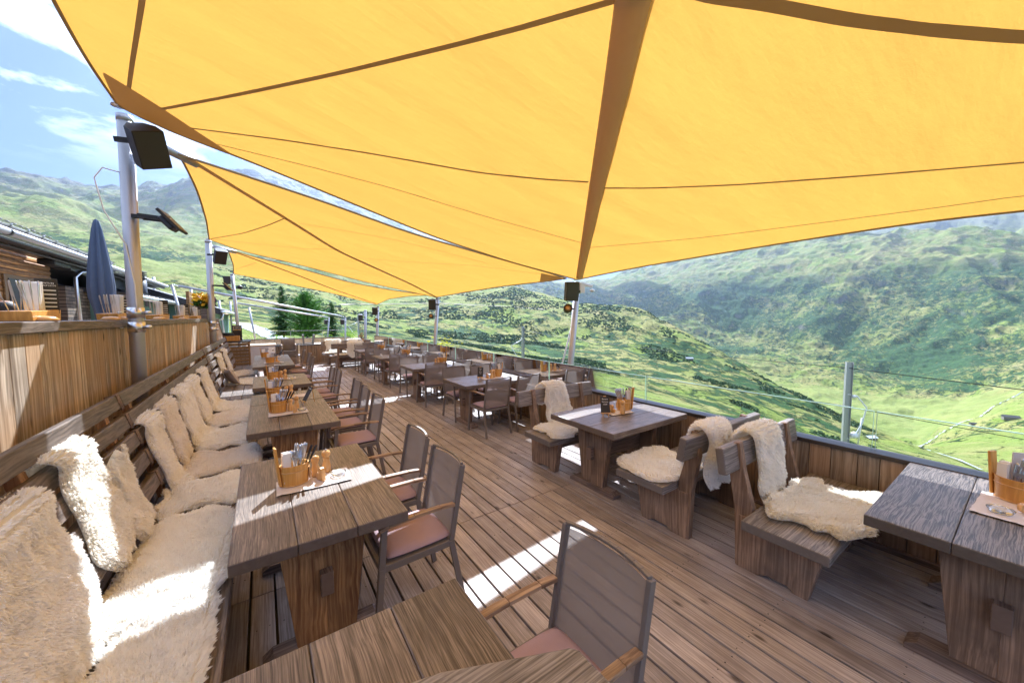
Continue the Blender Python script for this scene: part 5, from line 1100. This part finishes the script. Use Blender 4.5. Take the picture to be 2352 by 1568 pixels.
K.append(curve([(-400,480,7500),(0,470,7500),(290,480,7500),(440,470,7500),(590,440,7500),(780,470,7500),(900,520,7500),(960,524,7500),(1040,562,7500),(1180,630,7800),(1270,648,7800),(1354,638,7800),(1430,650,7600),(1560,585,7200),(1900,530,7000),(2050,490,7000),(2150,478,7000),(2352,465,7000),(2800,400,7000)]))
NAI=1150
def build_terrain():
    a_in=np.linspace(R(-33),R(104),NAI); a_out=np.linspace(R(104),R(327),60)[1:-1]; A=np.r_[a_in,a_out]; nA=len(A)
    rr=np.r_[np.exp(np.linspace(math.log(7),math.log(300),130,endpoint=False)),np.exp(np.linspace(math.log(300),math.log(1000),170,endpoint=False)),np.linspace(1000,4500,400,endpoint=False),np.linspace(4500,9500,80)]; nr=len(rr); lr=np.log(rr)
    Aq=np.where(A>R(215),A-2*PI,A)
    LR=np.stack([np.interp(Aq,k[0],k[2]) for k in K]); TT=np.stack([np.interp(Aq,k[0],k[1]) for k in K]); ZZ=H+np.exp(LR)*TT
    Z=np.zeros((nr,nA))
    for j in range(nA):
        l=np.r_[math.log(7),LR[:,j],math.log(12000)]; z=np.r_[min(-3.2,ZZ[0,j]*.6),ZZ[:,j],ZZ[-1,j]*.5]; o=np.argsort(l); l=l[o]; z=z[o]
        Z[:,j]=np.interp(rr,np.exp(l),z)
    back=np.clip((np.abs(A-R(35))-R(78))/R(30),0,1); Z=Z*(1-back)[None,:]+(-4-(rr[:,None]*.02))*back[None,:]
    for _ in range(3): Z[1:-1]=(Z[:-2]+2*Z[1:-1]+Z[2:])/4
    Xc=rr[:,None]*np.sin(A)[None,:]; Yc=rr[:,None]*np.cos(A)[None,:]
    near=np.clip((rr-35)/200,0,1)[:,None]; far=np.clip((rr-900)/1800,0,1)[:,None]
    d=(fbm(Xc/45,Yc/45,4,3)-.5)*7*near*(1-.5*far)+(fbm(Xc/160,Yc/160,4,9)-.5)*26*near**2*np.clip(rr/900,.1,1)[:,None]
    # gullies running down the big slopes
    g=fbm(Xc/520,Yc/520,6,21,ridge=True)-.62; g2=fbm(Xc/190+3*g,Yc/190,5,31,ridge=True)-.6
    flat=np.exp(-((rr[:,None]-1300)/420)**2)*(A>R(33))[None,:]
    d=d+(g*170+g2*42)*far*(1-.6*flat)+g2*34*np.clip((rr-250)/500,0,1)[:,None]*(1-far)*(1-.85*flat)+(fbm(Xc/60,Yc/60,4,41,ridge=True)-.6)*14*np.clip((rr-500)/900,0,1)[:,None]
    u_=(A[None,:]*2600+.42*rr[:,None])/230; d=d+(fbm(u_,rr[:,None]/1300+0*u_,4,61,ridge=True)-.62)*85*np.clip((rr-1700)/1200,0,1)[:,None]
    # keep the crest lines near their measured height
    d=d*(1-.45*np.exp(-((Z-Z.max(0,keepdims=True))/60)**2)); Z=Z+d
    V=np.stack([Xc,Yc,Z],-1).reshape(-1,3); idx=np.arange(nr*nA).reshape(nr,nA); nx=np.roll(idx,-1,1)
    Q=np.stack([idx[:-1],idx[1:],nx[1:],nx[:-1]],-1).reshape(-1,4)
    flatm=np.gradient(Z,axis=0)/np.gradient(rr)[:,None]; Zs=Z.copy()
    ar=np.broadcast_to(A[None,:],Z.shape); rg2=np.broadcast_to(rr[:,None],Z.shape)
    nn=fbm(Xc/230,Yc/230,4,91)-.5; n3=fbm(Xc/70,Yc/70,3,95)-.5
    veg=.38+nn*1.1+n3*.4+.12*np.clip((rg2-1100)/900,0,1)
    fm=(ar>R(33))*np.clip((rg2-1650)/400,0,1); veg=veg*(1-fm)+fm*(.62+nn*.8-.55*np.clip((Z-380)/350,0,1))
    vf=(ar>R(38))*np.exp(-((rg2-1450)/330)**2)*np.clip((-Z-130)/120,0,1); veg=veg-vf*(.5+nn)
    mead=np.clip(1-np.abs(veg-.1)*1.2,0,1)*0+np.clip(.45-veg,0,.5)*2
    return V,Q,A,rr,Z,veg
TV,TQ,TA,TR,TZ,TVEG=build_terrain()
def ground(x,y):
    a=math.atan2(x,y); r=math.hypot(x,y); j=int(np.clip(np.searchsorted(TA[:NAI],a),1,NAI-1)); i=int(np.clip(np.searchsorted(TR,r),1,len(TR)-1))
    f=(r-TR[i-1])/(TR[i]-TR[i-1]); return float(TZ[i-1,j]*(1-f)+TZ[i,j]*f)
def terrain_mat():
    m,nt,b=mat('alpine_ground'); L=nt.links.new; geo=N(nt,'ShaderNodeNewGeometry'); tc=N(nt,'ShaderNodeTexCoord'); P=tc.outputs['Object']
    def nz(s,d=5,r=.6,di=0): n=N(nt,'ShaderNodeTexNoise',_Scale=s,_Detail=float(d),_Roughness=r,_Distortion=float(di)); L(P,n.inputs['Vector']); return n.outputs['Fac']
    sep=N(nt,'ShaderNodeSeparateXYZ'); L(P,sep.inputs[0]); sn=N(nt,'ShaderNodeSeparateXYZ'); L(geo.outputs['Normal'],sn.inputs[0])
    grass=ramp(nt,nz(.012,8,.65),[(.36,(.24,.27,.05)),(.47,(.17,.235,.038)),(.56,(.3,.27,.095)),(.68,(.2,.25,.042))])
    dry=ramp(nt,nz(.02,7,.7),[(.4,(.3,.26,.1)),(.6,(.2,.23,.055))])
    g=mixc(nt,ramp(nt,nz(.0035,6,.62),[(.47,(0,0,0)),(.6,(1,1,1))]),grass,dry)
    # alpine shrub cover
    sh1=ramp(nt,nz(.05,9,.72,.6),[(.50,(0,0,0)),(.545,(1,1,1))]); sh2=ramp(nt,nz(.0042,6,.6,.8),[(.38,(0,0,0)),(.52,(1,1,1))])
    va=N(nt,'ShaderNodeAttribute',attribute_name='veg').outputs['Fac']
    shr=ramp(nt,mth(nt,'ADD',nz(.05,9,.72,.6),mth(nt,'MULTIPLY',mth(nt,'SUBTRACT',va,.5),.42)),[(.51,(0,0,0)),(.56,(1,1,1))])
    sh3=ramp(nt,mth(nt,'ADD',nz(.17,4,.6),mth(nt,'MULTIPLY',mth(nt,'SUBTRACT',va,.5),.3)),[(.58,(0,0,0)),(.63,(1,1,1))])
    g=mixc(nt,ramp(nt,va,[(.12,(1,1,1)),(.42,(0,0,0))]),g,ramp(nt,nz(.02,5),[(.4,(.24,.26,.075)),(.6,(.19,.225,.055))]))
    shr=mth(nt,'MAXIMUM',shr,sh3)
    shc=ramp(nt,nz(.11,4),[(.4,(.022,.055,.02)),(.62,(.055,.11,.03))])
    # no scrub above the tree line nor on the valley floor
    hi=N(nt,'ShaderNodeMapRange'); L(mth(nt,'ADD',sep.outputs[2],mth(nt,'MULTIPLY',nz(.004,5),300.0)),hi.inputs[0]); hi.inputs[1].default_value=520; hi.inputs[2].default_value=330
    c=mixc(nt,mth(nt,'MULTIPLY',shr,hi.outputs[0]),g,shc)
    rock=ramp(nt,nz(.03,8,.75),[(.38,(.09,.09,.085)),(.62,(.2,.19,.175))])
    st=N(nt,'ShaderNodeMapRange'); L(mth(nt,'ADD',sn.outputs[2],mth(nt,'MULTIPLY',mth(nt,'SUBTRACT',nz(.01,6,.7),.5),.5)),st.inputs[0]); st.inputs[1].default_value=.62; st.inputs[2].default_value=.42
    h2=N(nt,'ShaderNodeMapRange'); L(mth(nt,'ADD',sep.outputs[2],mth(nt,'MULTIPLY',mth(nt,'SUBTRACT',nz(.008,7,.7),.5),1500.0)),h2.inputs[0]); h2.inputs[1].default_value=560; h2.inputs[2].default_value=1000
    c=mixc(nt,mth(nt,'MAXIMUM',mth(nt,'MULTIPLY',st.outputs[0],.85),mth(nt,'MULTIPLY',h2.outputs[0],.75)),c,rock)
    # fine mottling
    c=mixc(nt,.7,c,mixc(nt,1.0,c,ramp(nt,nz(.6,6,.7),[(.3,(.75,.75,.75)),(.7,(1.15,1.15,1.12))]),'MULTIPLY'))
    L(c,b.inputs['Base Color']); b.inputs['Roughness'].default_value=.95; b.inputs['Specular IOR Level'].default_value=.1
    bp=N(nt,'ShaderNodeBump'); bp.inputs['Strength'].default_value=.9; bp.inputs['Distance'].default_value=6.0; L(mth(nt,'ADD',mth(nt,'MULTIPLY',shr,.5),nz(.05,9,.7)),bp.inputs['Height']); L(bp.outputs[0],b.inputs['Normal']); return m
tm=mesh_np('terrain',TV,TQ,terrain_mat(),None,True); at=tm.attributes.new('veg','FLOAT','POINT'); at.data.foreach_set('value',TVEG.astype(np.float32).ravel()); link('terrain',tm,kind='structure')
def hit(x,y):
    d=ray(x,y); d=d/math.hypot(d.x,d.y); r=20.0; pr=r
    while r<9000:
        p=CAMP+d*r
        if p.z<ground(p.x,p.y):
            lo,hi=pr,r
            for _ in range(14):
                m=(lo+hi)/2; q=CAMP+d*m
                if q.z<ground(q.x,q.y): hi=m
                else: lo=m
            return CAMP+d*hi
        pr=r; r*=1.012
    return None
def drape(name,pts,w0,w1,m,lift,label=None,cat=None,kind=None,sub=10):
    P=[]
    for (x0,y0),(x1,y1) in zip(pts[:-1],pts[1:]):
        for k in range(sub):
            h=hit(x0+(x1-x0)*k/sub,y0+(y1-y0)*k/sub)
            if h is not None: P.append(h)
    mb=MB(); vs=[];fs=[]; n=len(P)
    for i,p in enumerate(P):
        t=(P[min(i+1,n-1)]-P[max(i-1,0)]); s=Vector((t.y,-t.x,0)).normalized(); w=(w0+(w1-w0)*i/n)/2*random.uniform(.75,1.25)
        for q in (-1,0,1):
            v=p+s*w*q; v.z=ground(v.x,v.y)+lift; vs.append(v)
    for i in range(n-1):
        for k in range(2): fs.append((i*3+k,i*3+k+1,i*3+k+4,i*3+k+3))
    mb.add(vs,fs,0,True); return mb.obj(name,m,label=label,cat=cat,kind=kind)
M['water']=plain('river_white_water',(.42,.46,.47),.35,0,.5,.3,.2); M['road']=plain('pale_gravel_road',(.42,.42,.42),.9,0,.2,3,.08,nscale=.5); M['path']=plain('trail_earth',(.38,.33,.22),.95)
drape('river',[(2110,1028),(2135,1015),(2170,990),(2205,972),(2250,958),(2280,935),(2352,900),(2400,885)],2,3.5,M['water'],1.2,kind='structure')
drape('river',[(2110,1028),(2150,1042),(2200,1058),(2260,1085)],1.5,1.5,M['water'],1.2,kind='structure')
drape('road',[(556,742),(590,757),(640,778),(700,806)],4.5,4.5,M['road'],.12,kind='structure')
drape('path',[(780,700),(900,698),(1010,697),(1180,705),(1260,712)],3,3,M['path'],.6,kind='structure')
# ---------------------------------------------------------------- scrub (uncountable) and single trees
M['scrub']=plain('scrub_foliage',(.05,.1,.026),.9,0,0,1,.5,nscale=.15)
def scrub():
    rg=np.random.default_rng(5); base=[]
    # small irregular clump of 14 leafy facets
    V=[];F=[];T=0
    P=[]
    n=15000; a=rg.uniform(R(-5),R(80),n*4); r=np.exp(rg.uniform(math.log(250),math.log(1100),n*4)); x=r*np.sin(a); y=r*np.cos(a)
    m=vn(x/70,y/70,0,77)*.6+vn(x/22,y/22,0,78)*.4; dens=np.clip((r-90)/700,.25,1); ok=(m>.6-.03*dens)&(~((x<1.5)&(x>-60)&(y<160)))
    x,y,r=x[ok][:n],y[ok][:n],r[ok][:n]; n=len(x)
    i=np.clip(np.searchsorted(TR,r),1,len(TR)-1); aa=np.arctan2(x,y); j=np.clip(np.searchsorted(TA[:NAI],aa),1,NAI-1); z=TZ[i-1,j]+(TZ[i,j]-TZ[i-1,j])*((r-TR[i-1])/(TR[i]-TR[i-1]))
    s=rg.uniform(.8,2.3,n)*(.6+.5*(r/700)); nf=16
    c=rg.normal(size=(n,nf,3)); c/=np.linalg.norm(c,axis=2,keepdims=True); c[...,2]=np.abs(c[...,2]); rad=rg.uniform(.45,1,(n,nf,1)); c=c*rad*np.array([1,1,.8])*s[:,None,None]+np.stack([x,y,z],1)[:,None,:]
    e1=rg.normal(size=(n,nf,3)); e1/=np.linalg.norm(e1,axis=2,keepdims=True); e2=np.cross(e1,rg.normal(size=(n,nf,3))); e2/=np.linalg.norm(e2,axis=2,keepdims=True); q=(s[:,None,None]*.42)
    V=np.stack([c-e1*q,c-e2*q,c+e1*q,c+e2*q],2).reshape(-1,3); Q=np.arange(len(V)).reshape(-1,4)
    link('scrub',mesh_np('scrub',V,Q,M['scrub'],None,False),kind='stuff')
scrub()
M['needle']=plain('spruce_needles',(.08,.18,.04),.8,0,0,1,.55,nscale=2.5); M['needle2']=plain('stone_pine_needles',(.13,.29,.045),.8,0,0,1,.5,nscale=2.5)
def conifer(x,y,z0,h,rad,label,mt,dense=1.0,bushy=0,seed=1):
    rg=random.Random(seed); t=empty('conifer_tree',(x,y,z0),0,label,'tree','conifers beyond the lower terrace')
    mb=MB(); mb.tube([(0,0,0),(0.05,0,h*.5),(0,0,h*.98)],[h*.02,h*.012,.02],8); tr=mb.obj('trunk',M['bark'],t)
    vs=[];fs=[]; nb=int(h*46*dense)
    for k in range(nb):
        f=k/nb; zc=h*(.06+.92*f); L_=rad*((1-f)**(.75 if not bushy else .5))*(rg.uniform(.55,1.12)) if not bushy else rad*min(1,(1-f)*2.1)**.8*rg.uniform(.6,1.05)
        a=rg.uniform(0,2*PI); droop=-.3+.75*f if not bushy else .22+.3*f; n=max(4,int(L_*15*dense))
        for q in range(n):
            s=(q+.5)/n; p=Vector((math.cos(a)*L_*s,math.sin(a)*L_*s,zc+L_*s*droop*(.5+.5*s)+.12*L_*s*s))
            for w in range(3):
                sz=(.07+.09*(1-s)*L_**.5)*rg.uniform(.7,1.5)*(1.15 if bushy else 1); b=rg.uniform(-1.3,1.3)+a; d=Vector((math.cos(b),math.sin(b),rg.uniform(-.5,.4) if not bushy else rg.uniform(-.2,.9))).normalized(); u=d.cross(Vector((rg.uniform(-1,1),rg.uniform(-1,1),1))).normalized()
                o=p+Vector((rg.uniform(-.06,.06),rg.uniform(-.06,.06),rg.uniform(-.06,.06))); i=len(vs); vs+=[o-u*sz*.28,o+d*sz*1.5,o+u*sz*.28]; fs.append((i,i+1,i+2))
    mb=MB(); mb.add(vs,fs,None,False); mb.obj('crown',M[mt],t)
def tree_at(xd,ytop,ybase,Y,rad,label,mt,**k):
    b=atY(xd,ybase,Y); tp=atY(xd,ytop,Y); conifer(b.x,Y,b.z,tp.z-b.z,rad,label,mt,**k)
tree_at(652,655,775,44,1.9,'slim dark spruce, leftmost of the three conifers','needle',dense=1.1,seed=3)
tree_at(706,668,780,42,2.1,'broad bright stone pine, middle of the three conifers','needle2',dense=1.25,bushy=1,seed=4)
tree_at(764,692,778,44,1.35,'small spruce, rightmost of the three conifers','needle',dense=1.1,seed=5)
def bush(x,y,z,s,h,label,c1,n,seed,cat='bush',name='leafy_bush'):
    rg=random.Random(seed); t=empty(name,(x,y,z),0,label,cat); mb=MB()
    tips=[]
    for k in range(16):
        a=rg.uniform(0,2*PI); r=s*rg.uniform(.2,1); p=Vector((math.cos(a)*r,math.sin(a)*r,h*rg.uniform(.55,1))); mb.tube([(0,0,0),p*.5+Vector((0,0,h*.1)),p],[.02,.012,.005],5); tips.append(p)
    mb.obj('stems',M['bark'],t); vs=[];fs=[]
    for k in range(n):
        p=rg.choice(tips); q=rg.random()**.6; o=p*q+Vector((rg.gauss(0,s*.16),rg.gauss(0,s*.16),rg.gauss(0,h*.07))); sz=rg.uniform(.05,.09); A=Matrix.Rotation(rg.uniform(0,6.3),3,'Z')@Matrix.Rotation(rg.uniform(-1.4,1.4),3,'X'); i=len(vs)
        vs+=[o+A@Vector(v)*sz for v in ((-1,0,0),(0,-.45,0),(1,0,0),(0,.45,0))]; fs.append((i,i+1,i+2,i+3))
    mb=MB(); mb.add(vs,fs,None,False); mb.obj('foliage',c1,t)
yl=thin('yellow_green_leaves',(.36,.36,.05),(.45,.45,.05),.5); bush(4.85,11.3,-1.2,1.05,2.25,'yellow-green leafy bush behind the glass by the second valley-side mast',yl,4200,1)
yl2=thin('light_green_leaves',(.14,.26,.03),(.25,.4,.04),.5); bush(-.1,27.5,-1.0,1.3,1.7,'light green bush at the left corner of the lower terrace',yl2,2600,2)
rd=thin('reddish_leaves',(.3,.09,.03),(.4,.12,.04),.4); bush(4.2,19.5,-.5,.35,2.0,'bare thin-stemmed shrub with reddish leaves at the far corner',rd,120,7)
bush(5.0,29,-1.2,1.3,2.2,'light green shrub beside the farther bare frame post',yl2,2200,9)
# small valley houses
def hutte(xd,yd,wp,rz,label,rm):
    p=hit(xd,yd)
    if p is None: return
    w=wp*(p-CAMP).length/F*.6; l=w*1.4; h=w*.9
    t=empty('alpine_hut',(p.x,p.y,ground(p.x,p.y)-h*.3),rz,label,'hut','tiny huts on the valley slopes')
    mb=MB(); mb.box(-w*.8,w*.8,-l,l,0,h); mb.obj('wall',M['greyX'],t); mb=MB(); mb.prism([(-w,h-.1),(w,h-.1),(0,h+w*.5)],-l*1.1,l*1.1,'y'); mb.obj('roof',M[rm],t)
hutte(1999,1008,9,R(60),'pale roofed hut on the valley floor by the glass joint','zinc'); hutte(2321,962,8,R(20),'dark roofed hut above the river at the right edge','tile'); hutte(1583,826,8,R(45),'small grey hut on the sunny spur','zinc')
hutte(2235,974,4,R(30),'tiny dark hut on the sunny bank above the river','tile')
# clouds high above the valley (their shadows lie on the slopes)
M['cloud']=plain('cloud_white',(.9,.9,.92),1)
def cloud(c,sx,sy,seed):
    rg=np.random.default_rng(seed); V=[];Q=[]; nu,nv=20,12
    for k in range(14):
        o=np.array([rg.uniform(-.75,.75)*sx,rg.uniform(-.75,.75)*sy,rg.uniform(-40,60)]); r=rg.uniform(.25,.5)*min(sx,sy); b=len(V)
        for j in range(nv+1):
            for i in range(nu):
                a=2*PI*i/nu; f=PI*j/nv; V.append(o+np.array([r*math.sin(f)*math.cos(a),r*math.sin(f)*math.sin(a),.4*r*math.cos(f)])*(1+.12*math.sin(3*a+seed)*math.sin(4*f)))
        for j in range(nv):
            for i in range(nu): Q.append((b+j*nu+i,b+j*nu+(i+1)%nu,b+(j+1)*nu+(i+1)%nu,b+(j+1)*nu+i))
    o=link('cloud',mesh_np('cloud',np.array(V),Q,M['cloud']),kind='structure'); o.location=c
cloud((3413,4116,2500),520,380,1); cloud((60,4300,2500),700,330,2); cloud((5200,2900,2600),600,400,3)
# ================================================================ HAZE, SKY, SUN, CAMERA
zmin=float(TZ.min())-1; zmax=float(TZ.max())+5
bpy.ops.mesh.primitive_cube_add(size=1); hz=bpy.context.object; hz.name='haze'; hz.scale=(19600,19600,zmax-zmin); hz.location=(0,0,(zmax+zmin)/2); hz['kind']='stuff'
hm=bpy.data.materials.new('valley_haze'); hm.use_nodes=True; nt=hm.node_tree; nt.nodes.clear(); o=nt.nodes.new('ShaderNodeOutputMaterial'); v=nt.nodes.new('ShaderNodeVolumePrincipled'); v.inputs['Density'].default_value=HAZE; v.inputs['Anisotropy'].default_value=.75; v.inputs['Color'].default_value=(.62,.72,1,1); nt.links.new(v.outputs[0],o.inputs['Volume']); hz.data.materials.append(hm)
w=bpy.data.worlds.new('World'); scene.world=w; w.use_nodes=True; nt=w.node_tree; bg=nt.nodes['Background']; L=nt.links.new
SUN_EL=R(44); SUN_AZ=R(25)
sky=nt.nodes.new('ShaderNodeTexSky'); sky.sky_type='NISHITA'; sky.sun_disc=False; sky.sun_elevation=SUN_EL; sky.sun_rotation=SUN_AZ; sky.altitude=1600; sky.air_density=.7; sky.dust_density=.1; sky.ozone_density=3.0
tc=nt.nodes.new('ShaderNodeTexCoord'); sp=N(nt,'ShaderNodeSeparateXYZ'); L(tc.outputs['Generated'],sp.inputs[0])
dv=mth(nt,'ADD',mth(nt,'MAXIMUM',sp.outputs[2],.02),.12); cm=N(nt,'ShaderNodeCombineXYZ'); skyc=mixc(nt,1.0,sky.outputs[0],(.44,.58,.92),'MULTIPLY'); L(mth(nt,'DIVIDE',sp.outputs[0],dv),cm.inputs[0]); L(mth(nt,'DIVIDE',sp.outputs[1],dv),cm.inputs[1])
n1=N(nt,'ShaderNodeTexNoise',_Scale=2.4,_Detail=9.0,_Roughness=.58,_Distortion=.35); L(cm.outputs[0],n1.inputs['Vector'])
n2=N(nt,'ShaderNodeTexNoise',_Scale=.9,_Detail=2.0); L(cm.outputs[0],n2.inputs['Vector'])
cl=ramp(nt,mth(nt,'ADD',mth(nt,'MULTIPLY',n1.outputs['Fac'],.75),mth(nt,'MULTIPLY',n2.outputs['Fac'],.3)),[(.475,(0,0,0)),(.54,(1,1,1))])
hi_=N(nt,'ShaderNodeMapRange'); L(sp.outputs[2],hi_.inputs[0]); hi_.inputs[1].default_value=.25; hi_.inputs[2].default_value=.38
cf=mth(nt,'MULTIPLY',cl,hi_.outputs[0]); c=mixc(nt,cf,skyc,(12,12.3,12.8)); L(c,bg.inputs[0]); bg.inputs[1].default_value=SKY
sd=bpy.data.lights.new('sun','SUN'); sd.energy=5.0; sd.angle=R(.55); sd.color=(1,.955,.88); so=bpy.data.objects.new('sun',sd); COL.objects.link(so)
dirv=Vector((math.sin(SUN_AZ)*math.cos(SUN_EL),math.cos(SUN_AZ)*math.cos(SUN_EL),math.sin(SUN_EL))); so.rotation_euler=dirv.to_track_quat('Z','Y').to_euler(); so.location=dirv*50
cam=bpy.data.cameras.new('camera'); co=bpy.data.objects.new('camera',cam); COL.objects.link(co); scene.camera=co
cam.sensor_width=36; cam.lens=36*F/2352; cam.clip_start=.05; cam.clip_end=30000
cam.dof.use_dof=False; cam.dof.focus_distance=3.6; cam.dof.aperture_fstop=3.2
mw=Matrix((( rt.x,up.x,-fw.x,0),(rt.y,up.y,-fw.y,0),(rt.z,up.z,-fw.z,H),(0,0,0,1))); co.matrix_world=mw
vs_=scene.view_settings; vs_.view_transform='Standard'; vs_.look='None'; vs_.exposure=EXPO; vs_.use_white_balance=True; vs_.white_balance_temperature=WBT; vs_.white_balance_tint=9; vs_.gamma=1
scene.cycles.max_bounces=10; scene.cycles.transparent_max_bounces=12; scene.cycles.diffuse_bounces=7; scene.cycles.volume_bounces=1; scene.cycles.use_denoising=True; scene.cycles.sample_clamp_indirect=8
